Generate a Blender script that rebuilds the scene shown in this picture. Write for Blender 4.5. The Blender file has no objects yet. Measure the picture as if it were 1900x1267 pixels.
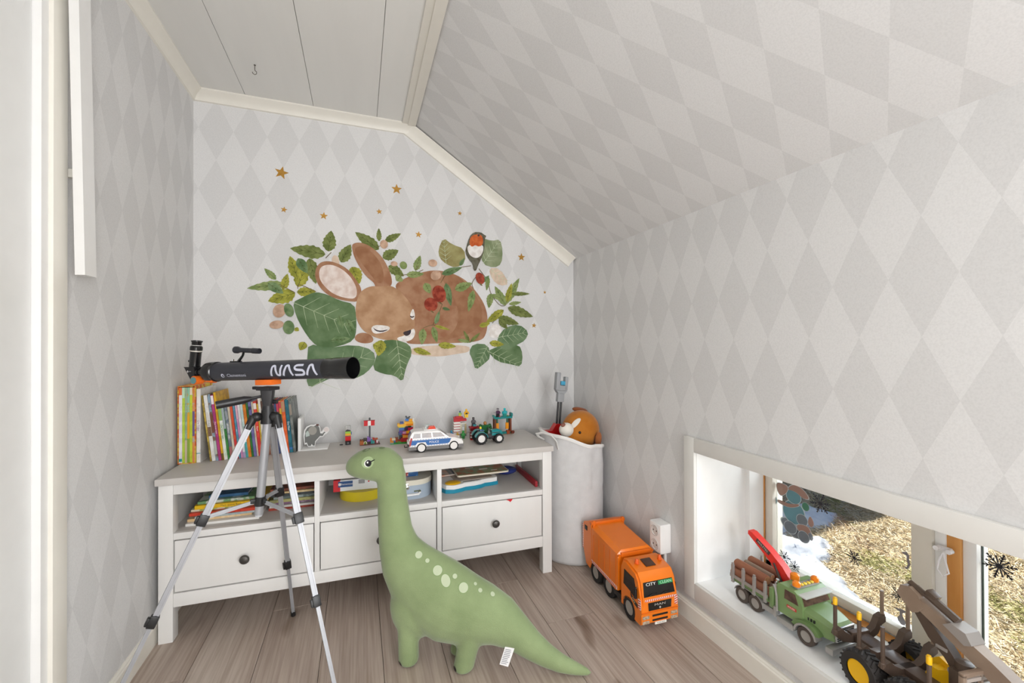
import bpy, bmesh, math, random
from mathutils import Matrix, Vector, Euler
from mathutils.bvhtree import BVHTree
random.seed(7)
S = bpy.context.scene
COL = S.collection
PI = math.pi
# ---------------------------------------------------------------- camera
cam = bpy.data.cameras.new('camera'); camo = bpy.data.objects.new('camera', cam); COL.objects.link(camo)
cam.sensor_width = 36.0; cam.lens = 14.919; cam.clip_start = 0.02; cam.clip_end = 200
yaw, pitch, roll = .3459, .0044, -.0029
fw = Vector((math.sin(yaw)*math.cos(pitch), math.cos(yaw)*math.cos(pitch), math.sin(pitch)))
rt = Vector((math.cos(yaw), -math.sin(yaw), 0)); up = rt.cross(fw)
r2 = rt*math.cos(roll)+up*math.sin(roll); u2 = -rt*math.sin(roll)+up*math.cos(roll)
M = Matrix((r2, u2, -fw)).transposed().to_4x4(); M.translation = Vector((0, 0, 1.0318))
camo.matrix_world = M
S.camera = camo
# ---------------------------------------------------------------- world, sun, lights, exposure
vs = S.view_settings
vs.view_transform = 'Standard'; vs.look = 'None'; vs.gamma = 1.0; vs.use_curve_mapping = False; vs.exposure = 0.15
w = bpy.data.worlds.new('sky'); S.world = w; w.use_nodes = True
wn = w.node_tree; wn.nodes.clear()
sky = wn.nodes.new('ShaderNodeTexSky'); sky.sky_type = 'NISHITA'; sky.sun_disc = False
sky.sun_elevation = math.radians(35); sky.sun_rotation = math.radians(0); sky.air_density = 1.0; sky.dust_density = 1.5
bgn = wn.nodes.new('ShaderNodeBackground'); bgn.inputs[1].default_value = 0.10
wo = wn.nodes.new('ShaderNodeOutputWorld')
wn.links.new(sky.outputs[0], bgn.inputs[0]); wn.links.new(bgn.outputs[0], wo.inputs[0])
def lamp(name, kind, energy, loc, direction, color=(1, 1, 1), **kw):
    l = bpy.data.lights.new(name, kind); l.energy = energy; l.color = color
    for k, v in kw.items(): setattr(l, k, v)
    o = bpy.data.objects.new(name, l); COL.objects.link(o); o.location = loc
    o.rotation_euler = Vector(direction).to_track_quat('-Z', 'Y').to_euler()
    return o
lamp('sun', 'SUN', 10.5, (3, 8, 8), (0.16, -1, -0.72), (1.0, .965, .92), angle=math.radians(.6))
lamp('added_fill_behind', 'AREA', 58, (.62, -1.35, 1.25), (-.8, 1, -.04), (.972, .985, 1.0), shape='RECTANGLE', size=1.3, size_y=1.3)  # added soft area fill behind the camera, the front wall has no window
lamp('added_fill_outside', 'AREA', 23, (2.2, .62, .75), (-1, .12, .18), (.88, .94, 1.0), shape='RECTANGLE', size=1.2, size_y=.8)  # added area fill outside the low window, stands in for its daylight
lamp('room_fill', 'POINT', 3.0, (.1, -.7, 1.25), (0, 0, -1), (.99, .995, 1.0), shadow_soft_size=.35)  # added soft fill near the camera, not a fixture of the room
lamp('upward_fill', 'AREA', 6, (.1, -.6, .35), (-.1, .8, 1), (.985, .995, 1.0), shape='DISK', size=.7)  # added upward fill to brighten slope and ceiling, no floor lamp stands here
# ---------------------------------------------------------------- helpers
def lin(c):
    if isinstance(c, str): c = tuple(int(c[i:i+2], 16) for i in (0, 2, 4))
    return tuple(((v/255)/12.92 if v/255 <= .04045 else ((v/255+.055)/1.055)**2.4) for v in c)+(1.0,)
MATS = {}
def mat(name, c, rough=.5, metal=0.0, c2=None, scale=20.0, bump=0.0, bscale=None, trans=0.0, sheen=0.0, coat=0.0, spec=.5, stretch=None, contrast=None, sss=0.0):
    """procedural principled material: noise blends c and c2, optional noise bump"""
    if name in MATS: return MATS[name]
    m = bpy.data.materials.new(name); m.use_nodes = True; t = m.node_tree; b = t.nodes['Principled BSDF']
    b.inputs['Roughness'].default_value = rough; b.inputs['Metallic'].default_value = metal
    b.inputs['Specular IOR Level'].default_value = spec
    if trans: b.inputs['Transmission Weight'].default_value = trans
    if sheen: b.inputs['Sheen Weight'].default_value = sheen; b.inputs['Sheen Roughness'].default_value = .4
    if coat: b.inputs['Coat Weight'].default_value = coat; b.inputs['Coat Roughness'].default_value = .08
    if c2 is None:
        l = lin(c); k = .975
        a1, a2 = l, (l[0]*k, l[1]*k, l[2]*k, 1)
    else: a1, a2 = lin(c), lin(c2)
    tc = t.nodes.new('ShaderNodeTexCoord'); mp = t.nodes.new('ShaderNodeMapping'); nz = t.nodes.new('ShaderNodeTexNoise')
    if stretch: mp.inputs['Scale'].default_value = stretch
    nz.inputs['Scale'].default_value = scale; nz.inputs['Detail'].default_value = 5
    t.links.new(tc.outputs['Object'], mp.inputs[0]); t.links.new(mp.outputs[0], nz.inputs[0])
    rp = t.nodes.new('ShaderNodeValToRGB')
    lo, hi = contrast or (.35, .65)
    rp.color_ramp.elements[0].position = lo; rp.color_ramp.elements[1].position = hi
    rp.color_ramp.elements[0].color = a1; rp.color_ramp.elements[1].color = a2
    t.links.new(nz.outputs[0], rp.inputs[0]); t.links.new(rp.outputs[0], b.inputs['Base Color'])
    if bump:
        n2 = t.nodes.new('ShaderNodeTexNoise'); n2.inputs['Scale'].default_value = bscale or scale; n2.inputs['Detail'].default_value = 4
        t.links.new(mp.outputs[0], n2.inputs[0])
        bp = t.nodes.new('ShaderNodeBump'); bp.inputs['Strength'].default_value = bump; bp.inputs['Distance'].default_value = .004
        t.links.new(n2.outputs[0], bp.inputs['Height']); t.links.new(bp.outputs[0], b.inputs['Normal'])
    MATS[name] = m
    return m
def frame(o, u, v):
    """matrix whose x axis is u, y axis v"""
    u = Vector(u).normalized(); n = u.cross(Vector(v)).normalized(); v = n.cross(u)
    m = Matrix((u, v, n)).transposed().to_4x4(); m.translation = Vector(o)
    return m
class MB:
    def __init__(self): self.bm = bmesh.new(); self.mi = 0; self.mx = Matrix()
    def _fin(self, vs, mx=None, smooth=None):
        fs = set()
        for v in vs:
            for f in v.link_faces: fs.add(f)
        for f in fs: f.material_index = self.mi
        m = self.mx @ mx if mx is not None else self.mx
        bmesh.ops.transform(self.bm, matrix=m, verts=list(vs))
    def box(self, c, s, rot=None, bev=0.0, seg=2):
        r = bmesh.ops.create_cube(self.bm, size=1.0)['verts']
        bmesh.ops.scale(self.bm, vec=s, verts=r)
        if bev:
            es = list({e for v in r for e in v.link_edges})
            g = bmesh.ops.bevel(self.bm, geom=es, offset=bev, segments=seg, profile=.6, affect='EDGES')
            r = list({v for f in g['faces'] for v in f.verts} | {v for v in r if v.is_valid})
        m = Matrix.Translation(c)
        if rot is not None: m = m @ (rot.to_4x4() if isinstance(rot, (Matrix,)) else Euler(rot).to_matrix().to_4x4())
        self._fin(r, m); return self
    def b2(self, x0, x1, y0, y1, z0, z1, bev=0.0, seg=2):
        return self.box(((x0+x1)/2, (y0+y1)/2, (z0+z1)/2), (abs(x1-x0), abs(y1-y0), abs(z1-z0)), None, bev, seg)
    def cyl(self, p0, p1, r0, r1=None, seg=16):
        p0, p1 = Vector(p0), Vector(p1); r1 = r0 if r1 is None else r1; d = p1-p0
        r = bmesh.ops.create_cone(self.bm, cap_ends=True, segments=seg, radius1=r0, radius2=max(r1, 1e-5), depth=d.length)['verts']
        self._fin(r, Matrix.Translation((p0+p1)/2) @ d.to_track_quat('Z', 'Y').to_matrix().to_4x4()); return self
    def ell(self, c, rad, rot=None, u=16, v=10):
        r = bmesh.ops.create_uvsphere(self.bm, u_segments=u, v_segments=v, radius=1.0)['verts']
        if not hasattr(rad, '__len__'): rad = (rad,)*3
        bmesh.ops.scale(self.bm, vec=rad, verts=r)
        m = Matrix.Translation(c)
        if rot is not None: m = m @ Euler(rot).to_matrix().to_4x4()
        self._fin(r, m); return self
    def prism(self, pts, d0, d1, fr=None):
        """polygon in the xy plane of fr, extruded from z=d0 to z=d1"""
        a = [self.bm.verts.new((p[0], p[1], d0)) for p in pts]; b = [self.bm.verts.new((p[0], p[1], d1)) for p in pts]
        n = len(pts)
        self.bm.faces.new(list(reversed(a))); self.bm.faces.new(b)
        for i in range(n): self.bm.faces.new((a[i], a[(i+1) % n], b[(i+1) % n], b[i]))
        self._fin(a+b, fr); return self
    def loft(self, rings, caps=True):
        """rings: list of equal-length point lists"""
        vs = [[self.bm.verts.new(p) for p in r] for r in rings]; n = len(rings[0])
        for a, b in zip(vs[:-1], vs[1:]):
            for i in range(n): self.bm.faces.new((a[i], a[(i+1) % n], b[(i+1) % n], b[i]))
        if caps: self.bm.faces.new(list(reversed(vs[0]))); self.bm.faces.new(vs[-1])
        self._fin([v for r in vs for v in r]); return self
    def lathe(self, prof, fr=None, seg=24, caps=True):
        """prof: (radius, height) pairs around fr's z axis"""
        rings = [[Vector((max(r, 1e-5)*math.cos(2*PI*i/seg), max(r, 1e-5)*math.sin(2*PI*i/seg), h)) for i in range(seg)] for r, h in prof]
        sv = self.mx
        if fr is not None: self.mx = self.mx @ fr
        self.loft(rings, caps); self.mx = sv; return self
    def tube(self, pts, rad, seg=8, flat=1.0, caps=True):
        pts = [Vector(p) for p in pts]; n = len(pts)
        if not hasattr(rad, '__len__'): rad = [rad]*n
        rings = []; ref = Vector((0, 0, 1))
        t0 = (pts[1]-pts[0]).normalized()
        if abs(t0.z) > .9: ref = Vector((1, 0, 0))
        for i, p in enumerate(pts):
            t = (pts[min(i+1, n-1)]-pts[max(i-1, 0)]).normalized()
            a = t.cross(ref).normalized(); b = t.cross(a).normalized()*-1
            ref = b
            rings.append([p+a*rad[i]*math.cos(2*PI*k/seg)+b*rad[i]*flat*math.sin(2*PI*k/seg) for k in range(seg)])
        self.loft(rings, caps); return self
    def quad(self, *p):
        vs = [self.bm.verts.new(q) for q in p]; self.bm.faces.new(vs); self._fin(vs); return self
    def obj(self, name, mats, parent=None, sharp=35, smooth=True, loc=None):
        bmesh.ops.recalc_face_normals(self.bm, faces=self.bm.faces[:])
        me = bpy.data.meshes.new(name); self.bm.to_mesh(me); self.bm.free()
        if not isinstance(mats, (list, tuple)): mats = [mats]
        for m in mats: me.materials.append(m)
        if smooth:
            me.shade_smooth(); me.set_sharp_from_angle(angle=math.radians(sharp))
        o = bpy.data.objects.new(name, me); COL.objects.link(o)
        if parent is not None: o.parent = parent
        if loc is not None: o.location = loc
        return o
def tag(o, label=None, cat=None, group=None, kind=None):
    if label: o['label'] = label
    if cat: o['category'] = cat
    if group: o['group'] = group
    if kind: o['kind'] = kind
    return o
def thing(name, label, cat, loc=(0, 0, 0), rz=0.0, group=None, kind=None, rot=None):
    o = bpy.data.objects.new(name, None); COL.objects.link(o); o.location = loc; o.rotation_euler = rot if rot is not None else (0, 0, rz)
    o.empty_display_size = .05
    return tag(o, label, cat, group, kind)
def dup(root, loc, rz=0.0, label=None):
    r = root.copy(); COL.objects.link(r); r.location = loc; r.rotation_euler = (0, 0, rz)
    if label: r['label'] = label
    for ch in list(root.children):
        c = ch.copy(); COL.objects.link(c); c.parent = r
        for g in list(ch.children):
            d = g.copy(); COL.objects.link(d); d.parent = c
    return r
def text_mesh(s, size, align='CENTER'):
    cu = bpy.data.curves.new('txt', 'FONT'); cu.body = s; cu.size = size; cu.align_x = align; cu.align_y = 'CENTER'; cu.resolution_u = 2
    o = bpy.data.objects.new('txt', cu); COL.objects.link(o)
    dg = bpy.context.evaluated_depsgraph_get(); me = bpy.data.meshes.new_from_object(o.evaluated_get(dg))
    bpy.data.objects.remove(o); bpy.data.curves.remove(cu)
    return me
def text(name, s, size, fr, m, parent, fn=None, bold=0.0, sx=1.0, align='CENTER', shear=0.0):
    me = text_mesh(s, size, align)
    for v in me.vertices:
        p = Vector((v.co.x*sx+v.co.y*shear, v.co.y, 0))
        v.co = fn(p) if fn else fr @ p
    me.materials.clear(); me.materials.append(m); me.name = name
    o = bpy.data.objects.new(name, me); COL.objects.link(o); o.parent = parent
    return o
def bake(o):
    """apply the modifiers of o in place"""
    dg = bpy.context.evaluated_depsgraph_get(); me = bpy.data.meshes.new_from_object(o.evaluated_get(dg))
    o.modifiers.clear(); old = o.data; me.name = old.name; o.data = me; bpy.data.meshes.remove(old)
    return o
def blob(mb, name, m, parent, voxel=.006, it=8):
    """fuse overlapping closed shapes into one continuous skin"""
    o = mb.obj(name, m, parent, smooth=False)
    r = o.modifiers.new('r', 'REMESH'); r.mode = 'VOXEL'; r.voxel_size = voxel; r.use_smooth_shade = True
    s = o.modifiers.new('s', 'SMOOTH'); s.factor = .5; s.iterations = it
    bake(o); o.data.shade_smooth()
    return o
WHITE = mat('white_paint', 'e9e8e6', .35)
CREAM = mat('cream_paint', 'e6e2d8', .4)
BLACK = mat('black_plastic', '1c1c1d', .4)
# ---------------------------------------------------------------- room shell
XL, XR, YB, YF, ZC, XC, ZK = -.6705, 1.1631, 2.18, -1.6, 2.125, .263, 1.515
def harlequin(name, axes, w_, h_, o0, o1):
    """diamond wallpaper: axes = two vectors spanning the wall, cells w_ x h_, (o0,o1) centre of a dark cell"""
    m = bpy.data.materials.new(name); m.use_nodes = True; t = m.node_tree; b = t.nodes['Principled BSDF']
    b.inputs['Roughness'].default_value = .75; b.inputs['Specular IOR Level'].default_value = .25
    g = t.nodes.new('ShaderNodeNewGeometry')
    def dot(v):
        n = t.nodes.new('ShaderNodeVectorMath'); n.operation = 'DOT_PRODUCT'; n.inputs[1].default_value = v
        t.links.new(g.outputs['Position'], n.inputs[0]); return n.outputs['Value']
    def mth(op, a, c, d=None):
        n = t.nodes.new('ShaderNodeMath'); n.operation = op
        for i, v in enumerate((a, c, d)):
            if v is None: continue
            if isinstance(v, (int, float)): n.inputs[i].default_value = v
            else: t.links.new(v, n.inputs[i])
        return n.outputs[0]
    u = mth('DIVIDE', mth('SUBTRACT', dot(axes[0]), o0), w_); v = mth('DIVIDE', mth('SUBTRACT', dot(axes[1]), o1), h_)
    p = mth('FLOOR', mth('ADD', mth('ADD', u, v), .5), 0); q = mth('FLOOR', mth('ADD', mth('SUBTRACT', u, v), .5), 0)
    par = mth('PINGPONG', mth('ADD', p, q), 1.0)
    nz = t.nodes.new('ShaderNodeTexNoise'); nz.inputs['Scale'].default_value = 260; nz.inputs['Detail'].default_value = 3
    t.links.new(g.outputs['Position'], nz.inputs[0])
    mx = t.nodes.new('ShaderNodeMix'); mx.data_type = 'RGBA'; mx.inputs[6].default_value = lin('d4d3d2'); mx.inputs[7].default_value = lin('dcdbda')
    t.links.new(par, mx.inputs[0])
    m2 = t.nodes.new('ShaderNodeMix'); m2.data_type = 'RGBA'; m2.blend_type = 'MULTIPLY'; m2.inputs[0].default_value = 1.0
    rp = t.nodes.new('ShaderNodeValToRGB'); rp.color_ramp.elements[0].color = (.93, .93, .93, 1); rp.color_ramp.elements[1].color = (1, 1, 1, 1)
    rp.color_ramp.elements[0].position = .3; rp.color_ramp.elements[1].position = .6
    t.links.new(nz.outputs[0], rp.inputs[0]); t.links.new(mx.outputs[2], m2.inputs[6]); t.links.new(rp.outputs[0], m2.inputs[7])
    t.links.new(m2.outputs[2], b.inputs['Base Color'])
    bp = t.nodes.new('ShaderNodeBump'); bp.inputs['Strength'].default_value = .08; bp.inputs['Distance'].default_value = .001
    t.links.new(nz.outputs[0], bp.inputs['Height']); t.links.new(bp.outputs[0], b.inputs['Normal'])
    return m
sl = Vector((.8284, 0, -.5602))
WP_BACK = harlequin('wallpaper_back', ((1, 0, 0), (0, 0, 1)), .131, .265, -.587, 1.97)
WP_RIGHT = harlequin('wallpaper_right', ((0, 1, 0), (0, 0, 1)), .1245, .267, 1.692, 1.444)
so = sl.dot(Vector((.25, 0, 2.12)))
WP_SLOPE = harlequin('wallpaper_slope', ((0, 1, 0), tuple(sl)), .1245, .264, 1.218, so+.355)
WP_LEFT = harlequin('wallpaper_left', ((0, 1, 0), (0, 0, 1)), .1165, .265, 1.54, 1.70)
def struct(o, label=None): return tag(o, label, None, None, 'structure')
T = .12
b = MB()
b.prism([(XL-T, -.25), (XR, -.25), (XR, ZK), (XC, ZC), (XL-T, ZC)], 0, T, frame((0, YB+T, 0), (1, 0, 0), (0, 0, 1)))
struct(b.obj('wall_back', WP_BACK))
b = MB()
DZ, D0, D1 = 2.0, .42, 1.268
b.b2(XL-T, XL, D1, YB, 0, ZC); b.b2(XL-T, XL, YF, D0, 0, ZC); b.b2(XL-T, XL, D0, D1, DZ, ZC)
struct(b.obj('wall_left', WP_LEFT))
b = MB()
WY0, WY1, WZ0, WZ1 = .05, 1.2365, .1533, .6306
XO = XR+.42
b.b2(XR, XO, WY1, YB+T, -.25, ZK); b.b2(XR, XO, YF, WY0, -.25, ZK); b.b2(XR, XO, WY0, WY1, WZ1, ZK); b.b2(XR, XO, WY0, WY1, -1.2, WZ0-.001)
struct(b.obj('wall_right', WP_RIGHT))
b = MB()
nrm = Vector((.5602, 0, .8284))
b.loft([[Vector((XC, y, ZC)), Vector((XR, y, ZK)), Vector((XO, y, ZK-.28)), Vector((XO, y, ZK))+nrm*T, Vector((XC, y, ZC))+nrm*T] for y in (YF, YB+T)])
struct(b.obj('wall_slope', WP_SLOPE))
b = MB(); b.b2(XL-T, XR, YF-T, YF, -.2, ZC); struct(b.obj('wall_front', mat('front_wall_paint', 'dcdad6', .8)))
# ceiling of painted boards
PLANK = mat('ceiling_board_paint', 'e2e1dd', .45, bump=.05, bscale=60, stretch=(1, .1, 1))
ceil = struct(MB().b2(XL-T, XC+.1, YF, YB+T, ZC+.012, ZC+.06).obj('ceiling', mat('ceiling_backing', 'b9b7b2', .8)))
edges = [XL, -.469, -.1965, .082, XC+.03]
for a, c in zip(edges[:-1], edges[1:]):
    MB().b2(a+.0008, c-.0008, YF, YB, ZC, ZC+.011, .001, 1).obj('ceiling_board', PLANK, ceil)
# floor of laminate planks
fm = bpy.data.materials.new('laminate_oak'); fm.use_nodes = True; t = fm.node_tree; pb = t.nodes['Principled BSDF']
tc = t.nodes.new('ShaderNodeTexCoord'); oi = t.nodes.new('ShaderNodeObjectInfo'); ad = t.nodes.new('ShaderNodeVectorMath'); ad.operation = 'ADD'
sc = t.nodes.new('ShaderNodeVectorMath'); sc.operation = 'SCALE'; sc.inputs['Scale'].default_value = 31.0
cb = t.nodes.new('ShaderNodeCombineXYZ')
for i in range(3): t.links.new(oi.outputs['Random'], cb.inputs[i])
t.links.new(cb.outputs[0], sc.inputs[0]); t.links.new(tc.outputs['Object'], ad.inputs[0]); t.links.new(sc.outputs[0], ad.inputs[1])
def nz(scale, det, st, dist=0.0):
    mp = t.nodes.new('ShaderNodeMapping'); mp.inputs['Scale'].default_value = st
    n = t.nodes.new('ShaderNodeTexNoise'); n.inputs['Scale'].default_value = scale; n.inputs['Detail'].default_value = det; n.inputs['Distortion'].default_value = dist
    t.links.new(ad.outputs[0], mp.inputs[0]); t.links.new(mp.outputs[0], n.inputs[0]); return n.outputs[0]
def ramp(src, *els):
    r = t.nodes.new('ShaderNodeValToRGB'); cr = r.color_ramp
    while len(cr.elements) < len(els): cr.elements.new(.5)
    for e, (p, c) in zip(cr.elements, els): e.position = p; e.color = lin(c)
    t.links.new(src, r.inputs[0]); return r.outputs[0]
def mul(a, c, f=1.0):
    m = t.nodes.new('ShaderNodeMix'); m.data_type = 'RGBA'; m.blend_type = 'MULTIPLY'; m.inputs[0].default_value = f
    t.links.new(a, m.inputs[6]); t.links.new(c, m.inputs[7]); return m.outputs[2]
base = ramp(nz(3.2, 6, (1, .16, 1), 1.4), (.3, 'a5948a'), (.52, 'b5a599'), (.72, 'c0b2a6'))
grain = ramp(nz(150, 4, (1, .025, 1)), (.3, 'd5cfc8'), (.62, 'ffffff'))
mpw = t.nodes.new('ShaderNodeMapping'); mpw.inputs['Scale'].default_value = (1, .13, 1); t.links.new(ad.outputs[0], mpw.inputs[0])
wv = t.nodes.new('ShaderNodeTexWave'); wv.bands_direction = 'X'; wv.inputs['Scale'].default_value = 7; wv.inputs['Distortion'].default_value = 9; wv.inputs['Detail'].default_value = 3; wv.inputs['Detail Scale'].default_value = 1.6
t.links.new(mpw.outputs[0], wv.inputs[0])
rings = ramp(wv.outputs[1], (.0, 'd8d0c8'), (.35, 'ffffff'))
knot = ramp(nz(5.5, 2, (1, .45, 1), .6), (.27, '9c8874'), (.36, 'ffffff'))
t.links.new(mul(mul(mul(base, grain, .7), rings, .3), knot, .8), pb.inputs['Base Color'])
pb.inputs['Roughness'].default_value = .42; pb.inputs['Specular IOR Level'].default_value = .4
floor = struct(MB().b2(XL-.1, XR+.02, YF, YB, -.06, -.0085).obj('floor', mat('underlay', '3d342c', .9)))
PW, PL = .193, 1.28
x = -.70; row = 0; offs = [.62, .05, .9, .35, 1.15, .19, .78, .47, .02, .66]
plank_me = {}
while x < XR:
    x0, x1 = max(x, XL), min(x+PW, XR)
    y = YF-PL+offs[row % 10]
    while y < YB:
        y0, y1 = max(y, YF), min(y+PL, YB)
        if y1-y0 > .02:
            pk = MB().b2(-(x1-x0)/2+.0007, (x1-x0)/2-.0007, -(y1-y0)/2+.0007, (y1-y0)/2-.0007, -.0083, 0, .0009, 1).obj('floor_plank', fm, floor, loc=((x0+x1)/2, (y0+y1)/2, 0))
        y += PL
    x += PW; row += 1
# trims
def crown(name, pts, prof):
    """sweep a profile (list of (out, up)) between two points with given axes"""
    b = MB()
    (p0, p1, ax_out, ax_up) = pts
    b.loft([[Vector(p)+Vector(ax_out)*o+Vector(ax_up)*u_ for o, u_ in prof] for p in (p0, p1)])
    return struct(b.obj(name, CREAM, sharp=25))
cove = [(0, 0), (.040, 0), (.040, -.006), (.032, -.012), (.02, -.02), (.012, -.03), (.008, -.042), (0, -.044)]
crown('trim_1', ((XL, YF, ZC), (XL, YB, ZC), (1, 0, 0), (0, 0, 1)), cove)
crown('trim_2', ((XL, YB, ZC), (XC-.012, YB, ZC), (0, -1, 0), (0, 0, 1)), cove)
crown('trim_3', ((XC-.014, YB, ZC+.008), (XR, YB, ZK+.008), (0, -1, 0), (.5602, 0, .8284)), [(0, -.006), (.036, -.006), (.036, -.012), (.028, -.02), (.016, -.032), (.01, -.044), (.007, -.062), (0, -.064)])
b = MB(); b.b2(XC-.062, XC+.004, YF, YB-.036, ZC-.008, ZC, .003); b.b2(XC-.035, XC+.004, YF, YB-.036, ZC-.014, ZC-.007, .003)
struct(b.obj('trim_4', CREAM))
def baseb(name, p0, p1, out, h, th):
    b = MB(); p0, p1, out = Vector(p0), Vector(p1), Vector(out)
    pr = [(0, 0), (th, 0), (th, h-.012), (th-.003, h-.008), (th-.003, h-.005), (th-.007, h), (0, h)]
    b.loft([[p+out*o+Vector((0, 0, z)) for o, z in pr] for p in (p0, p1)])
    return struct(b.obj(name, CREAM, sharp=20))
baseb('baseboard_left', (XL, D1+.052, 0), (XL, YB, 0), (1, 0, 0), .072, .011)
baseb('baseboard_right', (XR, YF, 0), (XR, YB, 0), (-1, 0, 0), .068, .014)
baseb('baseboard_back', (XL, YB, 0), (XR, YB, 0), (0, -1, 0), .07, .012)
# door in the left wall
door = struct(MB().b2(XL-.05, XL-.012, D0+.03, D1-.024, .008, DZ-.03, .002).obj('door_1', mat('door_paint', 'eeeeec', .35)), 'white painted door at the far left edge of the room')
b = MB(); b.b2(XL-.1, XL+.004, D1-.023, D1, 0, DZ); b.b2(XL-.1, XL+.004, D0, D0+.023, 0, DZ); b.b2(XL-.1, XL+.004, D0, D1, DZ-.023, DZ); b.obj('door_frame', WHITE, door)
for y0 in (D1, D0-.052): MB().b2(XL, XL+.013, y0, y0+.052, 0, DZ+.052, .003).obj('door_casing', CREAM, door)
MB().b2(XL, XL+.013, D0, D1, DZ, DZ+.052, .003).obj('door_casing', CREAM, door)
b = MB(); b.lathe([(.004, 0), (.025, .001), (.025, .008), (.009, .01), (.009, .045)], frame((XL-.012, .52, 1.02), (0, 1, 0), (0, 0, 1)), 20); b.tube([(XL+.03, .52, 1.02), (XL+.035, .55, 1.02), (XL+.033, .63, 1.02)], .008, 10)
b.obj('door_handle', mat('steel', 'b9b9b8', .25, 1.0), door)
# window in the right wall
ZG0 = .200; XG = 1.50
win = struct(MB().b2(XG-.002, XG+.002, .617, .10, ZG0, .66).obj('window_1', None), 'low two-light window with white frames at floor level')
def glassmat():
    m = bpy.data.materials.new('window_glass'); m.use_nodes = True; t = m.node_tree; t.nodes.clear()
    o = t.nodes.new('ShaderNodeOutputMaterial'); mixn = t.nodes.new('ShaderNodeMixShader'); tr = t.nodes.new('ShaderNodeBsdfTransparent'); gl = t.nodes.new('ShaderNodeBsdfGlossy'); fr = t.nodes.new('ShaderNodeFresnel')
    gl.inputs['Roughness'].default_value = .01; tr.inputs[0].default_value = (.97, .985, .98, 1); fr.inputs[0].default_value = 1.25
    nzz = t.nodes.new('ShaderNodeTexNoise'); nzz.inputs['Scale'].default_value = 3; bpn = t.nodes.new('ShaderNodeBump'); bpn.inputs['Strength'].default_value = .004
    t.links.new(nzz.outputs[0], bpn.inputs['Height']); t.links.new(bpn.outputs[0], gl.inputs['Normal'])
    t.links.new(fr.outputs[0], mixn.inputs[0]); t.links.new(tr.outputs[0], mixn.inputs[1]); t.links.new(gl.outputs[0], mixn.inputs[2]); t.links.new(mixn.outputs[0], o.inputs[0])
    return m
GLASS = glassmat(); win.data.materials.clear(); win.data.materials.append(GLASS)
MB().b2(XG-.002, XG+.002, .741, 1.184, ZG0, .66).obj('pane', GLASS, win)
RAW = mat('raw_pine', 'd79a55', .55, c2='c07f3a', scale=18, stretch=(1, 1, .12), bump=.1)
WW = mat('window_white', 'efeeec', .35)
BEI = mat('weathered_white', 'dcd6ca', .5)
b = MB(); b.b2(XR-.0, 1.398, WY0, WY1, WZ0-.02, .1545); b.b2(XR-.0, 1.398, WY1-.001, WY1+.02, WZ0, WZ1); b.b2(XR, 1.398, WY0, WY1, WZ1-.001, WZ1+.02); b.b2(XR, 1.398, WY0-.02, WY0+.001, WZ0, WZ1)
b.obj('window_reveal', WW, win)
b = MB(); b.b2(1.398, 1.56, WY1-.020, WY1+.02, .15, .68, .002); b.b2(1.398, 1.56, WY0-.02, WY0+.02, .15, .68); b.b2(1.398, 1.56, WY0, WY1, .64, .68); b.b2(1.398, 1.56, WY0, WY1, .13, .164, .002)
b.obj('window_frame', WW, win)
b = MB(); b.b2(1.4695, 1.4755, WY1-.0225, WY1-.0195, .165, .66); b.b2(1.44, 1.4755, .694, 1.2165, .164, .1685, .001); b.b2(1.466, 1.505, .671, .644, .165, .66, .001); b.b2(1.492, 1.502, .741, .7455, ZG0, .66)
b.obj('pine_strip', RAW, win)
b = MB(); b.b2(1.476, 1.53, 1.184, 1.214, .17, .68, .003); b.b2(1.45, 1.53, .694, .741, .165, .68, .003); b.b2(1.476, 1.53, .70, 1.214, .171, ZG0, .003); b.obj('sash', BEI, win)
b = MB(); b.b2(1.462, 1.53, .671, .694, .165, .68, .002); b.obj('centre_post', WW, win)
b = MB(); b.b2(1.476, 1.53, .617, .644, .165, .68, .003); b.b2(1.476, 1.53, .08, .644, .171, ZG0, .003); b.b2(1.476, 1.53, .08, .11, .165, .68); b.obj('sash', WW, win)
MB().b2(1.497, 1.503, .6145, .6172, ZG0, .66).obj('glazing_seal', mat('dark_seal', '2c3a34', .6), win)
b = MB()
AY, AZ0, AZ1 = 1.2875, .0945, .6833
for bx in ((WY1, AY, AZ0, AZ1), (WY0-.05, WY0, AZ0, AZ1), (WY0, WY1, WZ1, AZ1), (WY0, WY1, AZ0, WZ0)):
    b.b2(XR-.013, XR+.002, *bx, .002)
b.obj('architrave', mat('architrave_paint', 'dedcd7', .4), win)
CHR = mat('chrome', 'e4e4e6', .12, 1.0)
for zz in (.475, .30):
    b = MB(); yv = .668
    b.box((1.455, yv, zz+.012), (.010, .026, .010), None, .003); b.cyl((1.45, yv+.012, zz+.012), (1.435, yv+.012, zz+.012), .006); b.cyl((1.45, yv-.014, zz+.012), (1.435, yv-.014, zz+.012), .006)
    b.tube([(1.445, yv, zz+.005), (1.442, yv+.008, zz-.02), (1.442, yv+.012, zz-.045), (1.442, yv, zz-.058), (1.442, yv-.012, zz-.045), (1.442, yv-.006, zz-.02), (1.445, yv, zz+.004)], .0022, 8)
    b.obj('window_catch', mat('catch_plastic', 'eceaec', .15), win)
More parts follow.
